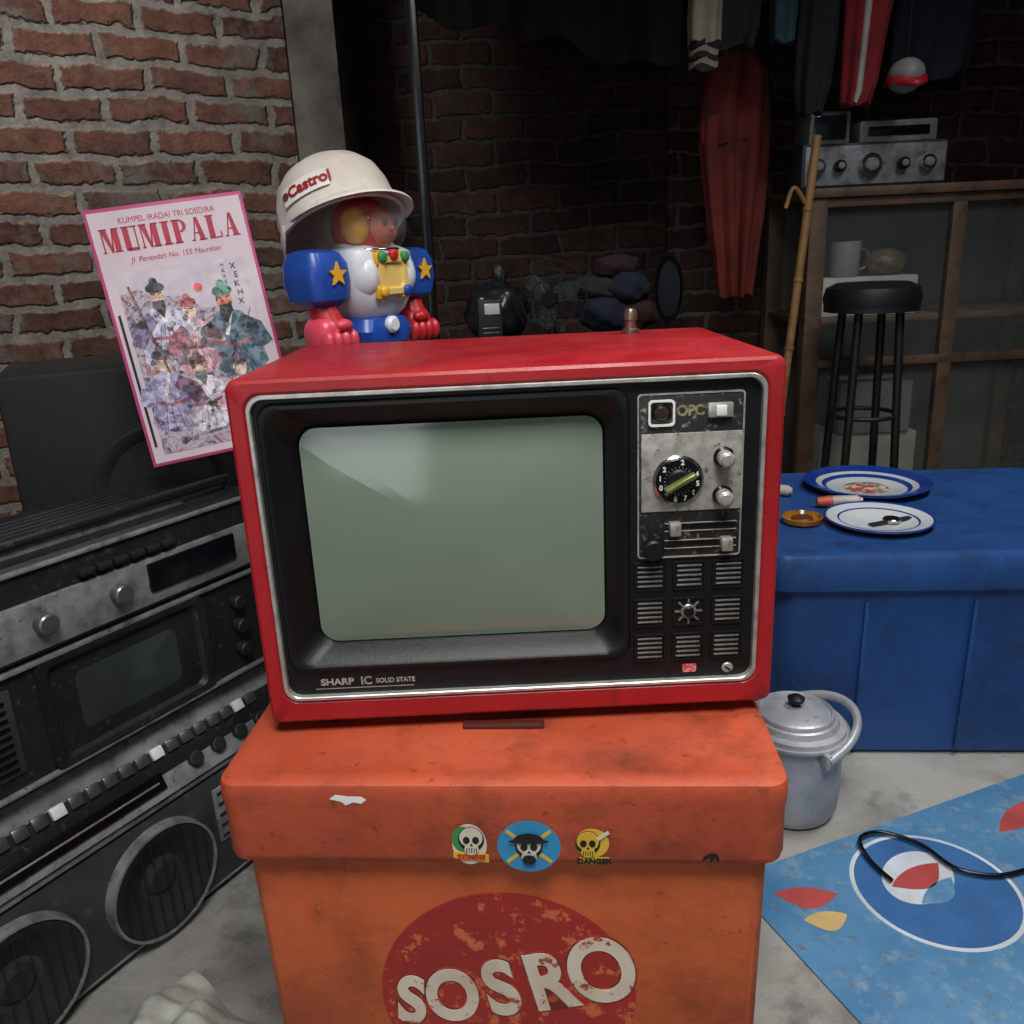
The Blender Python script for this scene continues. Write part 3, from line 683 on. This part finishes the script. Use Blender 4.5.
# ================================================================ RIGHT SIDE: TUB
m_tub = M('tub_blue', (30, 74, 134), (22, 60, 114), 5, .5, bump=.08, bscale=50, c3=(20, 42, 78), s3=8, lo3=.50, hi3=.75, c4=(90, 110, 130), s4=90, lo4=.64, hi4=.72)
tb = G('blue_storage_tub', (.895, 1.735, 0), (0, 0, -5))
loft('tub_body', [(0, 0, .350, .273, .05, 0), (0, 0, .361, .284, .05, .01), (0, 0, .372, .296, .05, .36), (0, 0, .376, .300, .05, .40)], m_tub, tb, axis='z', cap0=True, cap1=True)
loft('tub_lid', [(0, 0, .378, .302, .04, .372), (0, 0, .388, .312, .04, .37), (0, 0, .390, .314, .04, .385), (0, 0, .387, .311, .04, .43), (0, 0, .383, .306, .04, .44), (0, 0, .370, .294, .04, .442), (0, 0, .360, .285, .035, .437)], m_tub, tb, axis='z', cap0=True, cap1=True)
for i in range(3): box(f'rib_{i}', (.010, .010, .33), (-.2+.2*i, -.2935, .18), m_tub, tb, .004, rot=(2.0, 0, 0))
TZ = .4375
m_pw = M('enamel_white', (200, 203, 205), (186, 190, 192), 10, .2); m_pb = M('enamel_blue', (28, 62, 145), (24, 52, 125), 10, .2)
p1 = G('enamel_plate', (.845, 1.895, TZ))
lathe('dish', [(0, .002), (.085, .002), (.105, .011), (.132, .018), (.132, .014), (.10, .005), (.08, 0), (0, 0)], m_pw, p1, n=56)
lathe('rim', [(.114, .0155), (.140, .0225), (.1425, .021), (.140, .018), (.114, .0125)], m_pb, p1, n=56, ring=True)
lathe('rim_line', [(.090, .0062), (.098, .0095), (.100, .0105), (.100, .009), (.090, .005)], m_pb, p1, n=56, ring=True)
cyl('printed_flower', .05, .0008, (0, 0, .0026), M('flower_print', (190, 70, 60), (90, 130, 90), 30, .3, lo=.48, hi=.52, c3=(225, 200, 190), s3=40, lo3=.5, hi3=.55), p1, b=.0001)
p2 = G('enamel_plate.001', (.760, 1.635, TZ))
lathe('dish', [(0, .002), (.060, .002), (.078, .010), (.104, .016), (.104, .012), (.07, .004), (.055, 0), (0, 0)], m_pw, p2, n=56)
lathe('rim', [(.102, .0155), (.107, .0175), (.108, .015), (.102, .012)], m_pb, p2, n=56, ring=True)
lathe('rim_line', [(.076, .0095), (.078, .0108), (.080, .0108), (.078, .0088)], m_pb, p2, n=56, ring=True)
wt = G('wristwatch', (.785, 1.63, TZ+.002), (0, 0, 20))
cyl('watch_case', .018, .009, (0, 0, .006), m_chrome, wt); cyl('watch_dial', .015, .001, (0, 0, .011), m_blk2, wt, b=.0002)
box('strap_a', (.04, .016, .004), (.034, 0, .004), m_rk, wt, .0015); box('strap_b', (.04, .016, .004), (-.034, 0, .004), m_rk, wt, .0015)
m_org = M('orange_cap', (205, 90, 66))
for nm, lx, ly, an in (('glue_tube', .620, 1.875, -30), ('glue_tube.001', .735, 1.757, -5)):
    g_ = G(nm, (lx, ly, TZ+.0145), (0, 0, an))
    lathe('tube_body', [(0, -.03), (.0125, -.028), (.0125, .03), (.008, .036), (.008, .04), (0, .04)], M('tube_pale', (190, 176, 168)), g_, rot=(0, 90, 0), n=24)
    lathe('tube_cap', [(0, -.058), (.009, -.057), (.013, -.033), (.013, -.025), (0, -.024)], m_org, g_, rot=(0, 90, 0), n=24)
ash = G('amber_ashtray', (.612, 1.665, TZ))
lathe('bowl', [(0, 0), (.034, 0), (.040, .004), (.042, .014), (.039, .016), (.034, .008), (0, .006)], M('amber_glass', (165, 105, 34), (110, 66, 22), 20, .15), ash)
cyl('lid_disc', .022, .006, (0, 0, .010), M('amber_dark', (90, 50, 20)), ash)

# pot
pt = G('aluminium_pot', (.490, 1.31, 0)); pt.scale = (1, 1, 1.17)
m_al = M('aluminium', (180, 182, 186), (144, 146, 152), 12, .4, .35, bump=.15, bscale=30, c3=(110, 110, 112), s3=40, lo3=.6, hi3=.75)
lathe('pot_body', [(0, 0), (.058, 0), (.072, .006), (.081, .025), (.084, .06), (.083, .10), (.082, .135), (.086, .142), (.094, .146), (.094, .150), (.080, .150), (.076, .14), (0, .135)], m_al, pt, n=56)
lathe('pot_lid', [(.088, .150), (.087, .157), (.076, .160), (.072, .168), (.055, .176), (.03, .180), (.0, .182)], m_al, pt, n=56)
lathe('lid_bead', [(.060, .174), (.062, .178), (.066, .176), (.068, .171)], m_al, pt, n=56, ring=True)
lathe('lid_knob', [(0, .180), (.007, .180), (.006, .188), (.014, .191), (.015, .196), (.008, .200), (0, .201)], m_blk, pt, n=24)
pts = []
for i in range(13):
    t = R(-75+i*165/12); pts.append((.100*cos(t)*1.04, .100*sin(t), .137+.035*sin(pi*i/12)))
tube('bail_handle', pts, .0075, m_al, pt)
for i, t in enumerate((-75, 90)):
    box(f'handle_lug_{i}', (.02, .012, .025), (.094*cos(R(t)), .094*sin(R(t)), .135), m_al, pt, .003, rot=(0, 0, t))

# floor mat
mt = G('printed_floor_mat', (.328, 1.131, .002), (0, 0, 20.8))
m_mat = M('mat_blue', (84, 134, 172), (64, 114, 156), 7, .5, c3=(134, 156, 172), s3=22, lo3=.52, hi3=.72, c4=(100, 106, 108), s4=50, lo4=.56, hi4=.68)
m_mr = M('mat_red', (180, 74, 70)); m_my = M('mat_yellow', (205, 172, 112)); m_mw = M('mat_white', (205, 212, 218)); m_mb = M('mat_deep_blue', (58, 104, 156), (44, 88, 138), 9, .5)
box('sheet', (.72, .62, .003), (.36, -.31, .0), m_mat, mt, .001)
def fl(name, pts, lv, mat):
    n_ = len(pts); vs = [(x, y, .0015+.0004*lv) for x, y in pts]+[(x, y, .0015) for x, y in pts]
    return mk(name, vs, [tuple(range(n_)), tuple(range(n_, 2*n_))]+[(i, (i+1) % n_, n_+(i+1) % n_, n_+i) for i in range(n_)], mat, mt)
def leaf(cx, cy, L_, w, rot):
    o = []
    for i in range(13):
        t = i/12; o.append((-L_/2+L_*t, w*sin(pi*t)**.8*.35))
    for i in range(1, 12):
        t = 1-i/12; o.append((-L_/2+L_*t, -w*sin(pi*t)*.8))
    c_, s_ = cos(R(rot)), sin(R(rot))
    return [(cx+x*c_-y*s_, cy+x*s_+y*c_) for x, y in o]
fl('red_petal', leaf(.092, -.080, .10, .040, -25), 1, m_mr)
fl('yellow_petal', leaf(.086, -.132, .07, .034, -15), 1, m_my)
fl('red_petal_b', leaf(.55, -.08, .12, .035, 20), 1, m_mr)
fl('ring_white', ell(.285, -.155, .128, .128, 64), 1, m_mw)
fl('ring_blue', ell(.285, -.155, .121, .121, 64), 2, m_mb)
fl('emblem_white', ell(.280, -.125, .07, .05, 32, 20), 3, m_mw)
fl('emblem_red', leaf(.280, -.120, .11, .04, 5), 4, m_mr)
fl('emblem_blue', leaf(.283, -.160, .09, .03, 15), 4, m_mat)
fl('ring_yellow', ell(.56, -.40, .09, .09, 48), 1, m_my)
fl('ring_yellow_in', ell(.56, -.40, .08, .08, 48), 2, m_mat)
tube('power_cable', [(.585, 1.10, .012), (.57, 1.15, .012), (.575, 1.20, .014), (.62, 1.215, .012), (.67, 1.18, .012), (.70, 1.12, .012), (.76, 1.10, .012), (.84, 1.12, .012)], .0035, m_blk2)

# ================================================================ CABINET, RADIO, STOOL, BAMBOO
cb_ = G('glass_display_cabinet', (.872, 2.45, 0))
m_cw = M('cabinet_wood', (98, 74, 54), (66, 50, 38), 9, .6, bump=.15, c3=(46, 37, 30), s3=26, lo3=.52, hi3=.7)
CH = 1.145; CWd = .85; CDp = .42
for i, (x_, y_) in enumerate(((.025, .025), (CWd-.025, .025), (.025, CDp-.025), (CWd-.025, CDp-.025))):
    box(f'post_{i}', (.05, .05, CH-.02), (x_, y_, (CH-.02)/2), m_cw, cb_, .004)
box('top_board', (CWd+.02, CDp+.02, .025), (CWd/2, CDp/2, CH-.0125), m_cw, cb_, .004)
box('bottom_board', (CWd-.02, CDp-.02, .03), (CWd/2, CDp/2, .2), m_cw, cb_, .004)
box('middle_shelf', (CWd-.02, CDp-.04, .02), (CWd/2, CDp/2+.01, .78), m_cw, cb_, .004)
box('back_panel', (CWd-.02, .012, CH-.05), (CWd/2, CDp-.01, CH/2), M('cabinet_inner', (96, 94, 90), (64, 62, 58), 6, .7), cb_, .002)
box('rail_top', (CWd-.1, .03, .025), (CWd/2, .02, CH-.038), m_cw, cb_, .003)
box('rail_mid', (CWd-.1, .03, .025), (CWd/2, .02, .66), m_cw, cb_, .003)
box('rail_low', (CWd-.1, .03, .05), (CWd/2, .02, .2), m_cw, cb_, .003)
box('door_stile', (.04, .028, CH-.1), (CWd/2, .02, CH/2+.02), m_cw, cb_, .003)
m_gl = M('cabinet_glass', (160, 170, 165), (140, 150, 145), 5, .05, alpha=.07)
box('glass_front', (CWd-.1, .004, CH-.1), (CWd/2, .03, CH/2), m_gl, cb_, 0)
box('kraft_box', (.29, .12, .11), (.20, .11, .846), M('cabinet_box_white', (190, 188, 176), (160, 156, 146), 9, .7), cb_, .003)
lathe('glass_mug', [(0, 0), (.035, 0), (.04, .01), (.043, .10), (.040, .10), (.036, .012), (0, .01)], M('mug_grey', (140, 140, 136)), cb_, loc=(.15, .11, .902), n=28)
tube('mug_handle', [(.19, .11, .98), (.215, .11, .97), (.215, .11, .93), (.19, .11, .92)], .005, m_gmet, cb_)
ball('bundle', (.06, .05, .04), (.27, .11, .938), M('bundle_brown', (100, 80, 60), (66, 52, 40), 20), cb_, wob=.1)
box('paper_stack', (.30, .2, .22), (.24, .16, .325), M('paper_pale', (150, 148, 138)), cb_, .004)
box('lower_crate', (.22, .18, .16), (.25, .14, .515), M('crate_grey', (110, 108, 100)), cb_, .004)

rc = G('table_radio', (.895, 2.51, CH), sc=1.15)
box('radio_body', (.36, .12, .105), (.15, .06, .0535), m_rd, rc, .008)
box('radio_face', (.345, .006, .09), (.15, -.001, .0535), m_rs, rc, .003)
box('radio_screen_hood', (.10, .11, .075), (.035, .055, .14), m_rs, rc, .006)
box('radio_screen', (.078, .006, .055), (.035, -.002, .140), M('radio_screen_dark', (40, 50, 52), (30, 38, 40), 8, .15), rc, .003)
box('radio_tuner', (.19, .10, .05), (.205, .055, .128), m_rs, rc, .005)
box('radio_tuner_scale', (.15, .005, .022), (.205, .004, .128), m_blk2, rc, .002)
for i, (x_, r_) in enumerate(((.005, .018), (.06, .014), (.135, .026), (.215, .014), (.275, .018))):
    cyl(f'radio_knob_{i}', r_, .02, (x_, -.012, .052), m_blk2 if i % 2 else m_chrome, rc, rot=(90, 0, 0))
    cyl(f'radio_knob_cap_{i}', r_*.6, .008, (x_, -.024, .052), m_rs, rc, rot=(90, 0, 0))
box('radio_handle', (.34, .014, .012), (.15, .06, .112), m_blk, rc, .004)

bs = G('bar_stool', (.970, 2.235, 0))
m_sb = M('stool_black', (18, 18, 19), (11, 11, 12), 12, .5, bump=.1)
lathe('cushion', [(0, .83), (.105, .83), (.118, .838), (.122, .86), (.115, .885), (.09, .897), (0, .90)], m_sb, bs)
lathe('seat_band', [(.112, .825), (.118, .825), (.118, .838), (.112, .838)], m_sb, bs, ring=True)
for i in range(4):
    a_ = R(45+90*i)
    tube(f'leg_{i}', [(.075*cos(a_), .075*sin(a_), .83), (.115*cos(a_), .115*sin(a_), 0)], .011, m_sb, bs, smooth=False)
for z_ in (.30, .55):
    rr_ = .075+.04*(1-z_/.83)
    tube(f'ring_{z_}', [(rr_*cos(R(15*i)), rr_*sin(R(15*i)), z_) for i in range(25)], .006, m_sb, bs, smooth=False)

bb = G('bamboo_pole', (0, 0, 0))
m_bm = M('bamboo', (150, 114, 68), (110, 82, 46), 14, .5)
p0, p1_ = Vector((.720, 2.30, 0)), Vector((.845, 2.355, 1.27))
tube('culm', [p0, p1_], .0115, m_bm, bb, smooth=False, n=14)
for i in range(1, 7):
    c_ = p0.lerp(p1_, i/7); d_ = (p1_-p0).normalized()
    tube(f'node_{i}', [c_-d_*.004, c_+d_*.004], .0140, m_bm, bb, smooth=False, n=14)
tube('side_branch', [p0.lerp(p1_, .86), p0.lerp(p1_, .90)+Vector((-.05, -.02, .0)), p0.lerp(p1_, .90)+Vector((-.07, -.02, -.05))], .006, m_bm, bb)

# ================================================================ HANGING CLOTHES
tube('clothes_rail', [(.2, 2.60, 1.80), (2.29, 2.60, 1.80)], .012, m_gmet, smooth=False)
tube('clothes_rail.001', [(.2, 2.40, 1.80), (2.29, 2.40, 1.80)], .012, m_gmet, smooth=False)
def fab(n_, c, c2=None): return M(n_, c, c2, 9, .9, bump=.2, bscale=180)
Yc = 2.60
tr = G('red_trousers')
for q, ph in ((-1, 0), (1, 2)):
    drape(f'trouser_leg_{"l" if q<0 else "r"}', [(.690+q*.045, Yc, 1.36, .052), (.693+q*.044, Yc, 1.28, .055), (.697+q*.038, Yc, 1.18, .052), (.701+q*.032, Yc, 1.08, .046), (.705+q*.026, Yc, .98, .036), (.707+q*.020, Yc, .86, .026)], fab('trouser_red', (112, 38, 30), (70, 24, 20)), tr, .035, 5, .016, ph)
drape('trouser_waist', [(.690, Yc, 1.785, .012), (.690, Yc, 1.56, .018), (.690, Yc, 1.47, .088), (.690, Yc, 1.42, .094), (.690, Yc, 1.36, .100), (.692, Yc, 1.29, .098)], fab('trouser_red_top', (104, 34, 28), (68, 22, 20)), tr, .035, 7, .012)
Yf = 2.40
jk = G('varsity_jacket')
drape('jacket_body', [(.63, Yf, 1.785, .07), (.62, Yf, 1.70, .085), (.61, Yf, 1.60, .085), (.61, Yf, 1.54, .08), (.605, Yf, 1.49, .07)], fab('jacket_dark', (24, 24, 32), (16, 16, 22)), jk, .035, 6, .012)
drape('jacket_sleeve', [(.555, Yf-.035, 1.785, .038), (.55, Yf-.035, 1.66, .042), (.545, Yf-.035, 1.56, .042), (.545, Yf-.035, 1.50, .040)], fab('jacket_cream', (150, 140, 122), (120, 110, 96)), jk, .032, 5, .008)
for i in range(4):
    drape(f'jacket_cuff_{i}', [(.545, Yf-.035, 1.50-.014*i, .038), (.545, Yf-.035, 1.487-.014*i, .038)], fab(f'cuff_{i}', (30, 30, 36) if i % 2 == 0 else (140, 132, 118)), jk, .030, 5, .004)
ts = G('teal_shirt')
drape('shirt', [(.755, Yf, 1.785, .030), (.757, Yf, 1.68, .034), (.757, Yf, 1.58, .034), (.755, Yf, 1.50, .028)], fab('teal', (38, 66, 76), (26, 50, 58)), ts, .03, 5, .008)
bk = G('black_shirt')
drape('shirt', [(.85, Yf, 1.785, .042), (.85, Yf, 1.64, .050), (.845, Yf, 1.50, .050), (.84, Yf, 1.40, .045), (.835, Yf, 1.33, .03)], fab('black_cloth', (22, 22, 26), (13, 13, 15)), bk, .035, 6, .010)
rj = G('red_jersey')
drape('jersey', [(.985, Yf, 1.785, .062), (.980, Yf, 1.64, .066), (.970, Yf, 1.52, .055), (.963, Yf, 1.40, .045), (.955, Yf, 1.345, .036)], fab('jersey_red', (136, 26, 32), (100, 18, 24)), rj, .035, 6, .008)
drape('jersey_stripe', [(.965, Yf-.028, 1.78, .012), (.960, Yf-.028, 1.60, .012), (.955, Yf-.027, 1.48, .011), (.950, Yf-.027, 1.37, .010), (.945, Yf-.027, 1.35, .009)], fab('jersey_white', (180, 176, 170)), rj, .016, 3, .002)
nb = G('navy_shirt')
drape('shirt', [(.865, Yc, 1.785, .05), (.865, Yc, 1.62, .06), (.868, Yc, 1.50, .055), (.865, Yc, 1.42, .045)], fab('navy_a', (20, 22, 32), (14, 15, 22)), nb, .035, 6, .012)
nc = G('grey_jacket')
drape('jacket', [(1.00, Yc, 1.785, .05), (1.00, Yc, 1.6, .058), (1.00, Yc, 1.48, .052), (1.00, Yc, 1.42, .045)], fab('grey_a', (46, 46, 50), (30, 30, 34)), nc, .035, 6, .010)
dk = G('dark_coat')
drape('coat', [(1.25, Yc, 1.785, .11), (1.25, Yc, 1.6, .12), (1.24, Yc, 1.46, .11), (1.23, Yc, 1.43, .10)], fab('coat_navy', (28, 32, 44), (18, 20, 30)), dk, .04, 6, .014)
wc = G('hanging_cap', (1.085, Yf, 1.41))
ball('crown', (.045, .055, .042), (0, 0, .0), M('cap_white', (150, 150, 148)), wc)
lathe('cap_band', [(.043, -.02), (.052, -.02), (.052, -.005), (.043, -.005)], m_rr, wc, ring=True)
tube('cap_peak', [(-.035, -.035, -.02), (0, -.07, -.03), (.035, -.035, -.02)], .008, m_rr, wc)
tube('cap_string', [(0, 0, .035), (0, 0, .38)], .002, m_dark, wc)

# black tarpaulin hanging from the roof at the back
vs = []; fs = []
nx, ny = 60, 16
for j in range(ny+1):
    for i in range(nx+1):
        u, v = i/nx, j/ny
        x = -.36+.82*u
        zb = 1.62-.20*u+.015*sin(14*u)+.01*sin(31*u)
        z = 2.6+(zb-2.6)*v
        y = 2.28+.025*sin(22*u+2*v)+.012*sin(47*u)+.02*sin(5*v)
        vs.append((x, y, z))
for j in range(ny):
    for i in range(nx): fs.append((j*(nx+1)+i, j*(nx+1)+i+1, (j+1)*(nx+1)+i+1, (j+1)*(nx+1)+i))
mk('black_tarpaulin', vs, fs, M('tarp', (9, 9, 10), (6, 6, 7), 8, .85, spec=.15), ang=80)

# ================================================================ DARK TABLE WITH CLUTTER behind TV
tbz = .77
ct = G('work_table', (.17, 2.37, 0))
box('top', (.72, .40, .03), (0, 0, tbz-.015), m_dark, ct, .004)
for i, (x_, y_) in enumerate(((-.33, -.17), (.33, -.17), (-.33, .17), (.33, .17))): box(f'leg_{i}', (.04, .04, tbz-.03), (x_, y_, (tbz-.03)/2), m_dark, ct, .003)
fn = G('table_fan', (.13, 2.28, tbz), (0, 0, -15))
cyl('fan_base', .06, .02, (0, 0, .010), m_blk, fn); tube('fan_neck', [(0, 0, .01), (0, .01, .10)], .012, m_blk, fn, smooth=False)
fc = Vector((0, -.005, .125)); m_wire = M('fan_wire', (60, 62, 62), (42, 44, 44), 20, .4, .6)
for r_, yy in ((.098, 0), (.075, -.02), (.045, -.03)):
    tube(f'fan_ring_{r_}', [(fc.x+r_*cos(R(15*i)), fc.y+yy, fc.z+r_*sin(R(15*i))) for i in range(25)], .0018, m_wire, fn, smooth=False, n=6)
for i in range(18):
    t = R(20*i)
    tube(f'fan_spoke_{i}', [(fc.x+.015*cos(t), fc.y-.033, fc.z+.015*sin(t)), (fc.x+.075*cos(t), fc.y-.02, fc.z+.075*sin(t)), (fc.x+.098*cos(t), fc.y, fc.z+.098*sin(t))], .0011, m_wire, fn, n=5)
for i in range(3):
    flat(f'fan_blade_{i}', ell(fc.x+.042*cos(R(120*i+20)), fc.z+.042*sin(R(120*i+20)), .042, .024, 20, 120*i+20), fc.y, M(f'fan_blade_{i}', (50, 58, 62), (36, 42, 46)), fn, th=.002)
cyl('fan_hub', .022, .05, (fc.x, fc.y+.01, fc.z), m_blk, fn, rot=(90, 0, 0))
bg = G('plastic_bag_bundle', (-.015, 2.40, tbz+.006))
ball('bag', (.09, .07, .085), (0, 0, .080), M('bag_dark', (34, 36, 40), (16, 16, 18), 30, .25), bg, wob=.12)
ball('bag_knot', (.02, .02, .035), (.01, 0, .175), M('bag_dark2', (30, 32, 36)), bg, wob=.2)
bl = G('crumpled_cloth_pile', (.32, 2.38, tbz+.016))
for i, (c_, dx, dz, rx, rz) in enumerate((((18, 24, 46), -.04, .055, .07, .050), ((56, 22, 24), .045, .045, .065, .040), ((20, 26, 44), .02, .120, .055, .045), ((34, 34, 40), -.05, .125, .045, .035), ((44, 20, 26), .0, .180, .035, .03))):
    ball(f'cloth_{i}', (rx, .07, rz), (dx, 0, dz), fab(f'pile_{i}', c_), bl, e=.9, wob=.16, rot=(0, 8*(-1)**i, 30*i))
wr = G('pocket_radio', (-.035, 2.24, tbz), (0, 0, 10))
box('case', (.065, .03, .13), (0, 0, .065), m_rk, wr, .005); box('face', (.04, .004, .028), (0.005, -.016, .105), m_pw, wr, .002)
for i in range(4): box(f'slot_{i}', (.045, .003, .004), (0, -.016, .02+.012*i), m_gmet, wr, .001)
mr_ = G('standing_mirror', (.430, 2.22, tbz), (0, 0, 10))
o = lathe('frame', [(.0, .0), (.046, .0), (.052, .004), (.052, .012), (.045, .012), (.043, .008), (0, .008)], m_blk2, mr_, loc=(0, 0, .135), rot=(90, 0, 8), n=40); o.scale = (.75, 1.6, 1)
o = cyl('mirror_glass', .043, .002, (0, -.010, .135), M('mirror_glass', (60, 62, 66), (50, 52, 56), 5, .2, .6), mr_, rot=(90, 0, 8), b=.0003); o.scale = (.75, 1.6, 1)
tube('stem', [(0, 0, .07), (0, 0, .01)], .006, m_blk2, mr_, smooth=False); cyl('base', .04, .012, (0, 0, .006), m_blk2, mr_)

# ================================================================ LIGHTS
def area(name, loc, tgt, size, power, col=(1, 1, 1), spread=180, sy=None):
    l = bpy.data.lights.new(name, 'AREA'); l.energy = power; l.color = col; l.size = size; l.spread = R(spread)
    if sy: l.shape = 'RECTANGLE'; l.size_y = sy
    o = bpy.data.objects.new(name, l); o.location = loc
    o.rotation_euler = (Vector(tgt)-Vector(loc)).to_track_quat('-Z', 'Y').to_euler(); COL.objects.link(o); return o
area('ceiling_lamp_key', (.10, -.10, 2.35), (-.02, .75, .5), .7, 14.5, (1, .99, .97), 100)
area('left_wall_fill', (-1.0, 1.2, 2.45), (-1.15, 2.3, 1.5), .4, 9.5, (1, .98, .95), 100)  # added fill to brighten the left brick wall, no real fixture
area('right_side_fill', (1.2, 1.0, 2.45), (.85, 1.45, .1), .5, 10, (.97, .98, 1), 105)  # added fill for the objects on the right, no real fixture
area('front_fill', (-.9, -2.0, 1.15), (-.1, 1.0, .6), 1.0, 6.5, (.90, .96, 1), 150, sy=1.7)  # added behind the camera for front fill and screen reflection, no doorway built
w = bpy.data.worlds.new('World'); S.world = w; w.use_nodes = True
w.node_tree.nodes['Background'].inputs[0].default_value = (.82, .90, 1, 1)
w.node_tree.nodes['Background'].inputs[1].default_value = .11
S.view_settings.view_transform = 'Standard'

# ================================================================ CAMERA
c = bpy.data.cameras.new('camera'); c.sensor_width = 36; c.lens = 29.18; c.clip_start = .02
co = bpy.data.objects.new('camera', c); COL.objects.link(co)
co.matrix_world = Matrix.Translation((0, 0, 1)) @ Matrix.Rotation(R(73), 4, 'X') @ Matrix.Rotation(R(-2.7), 4, 'Z')
S.camera = co
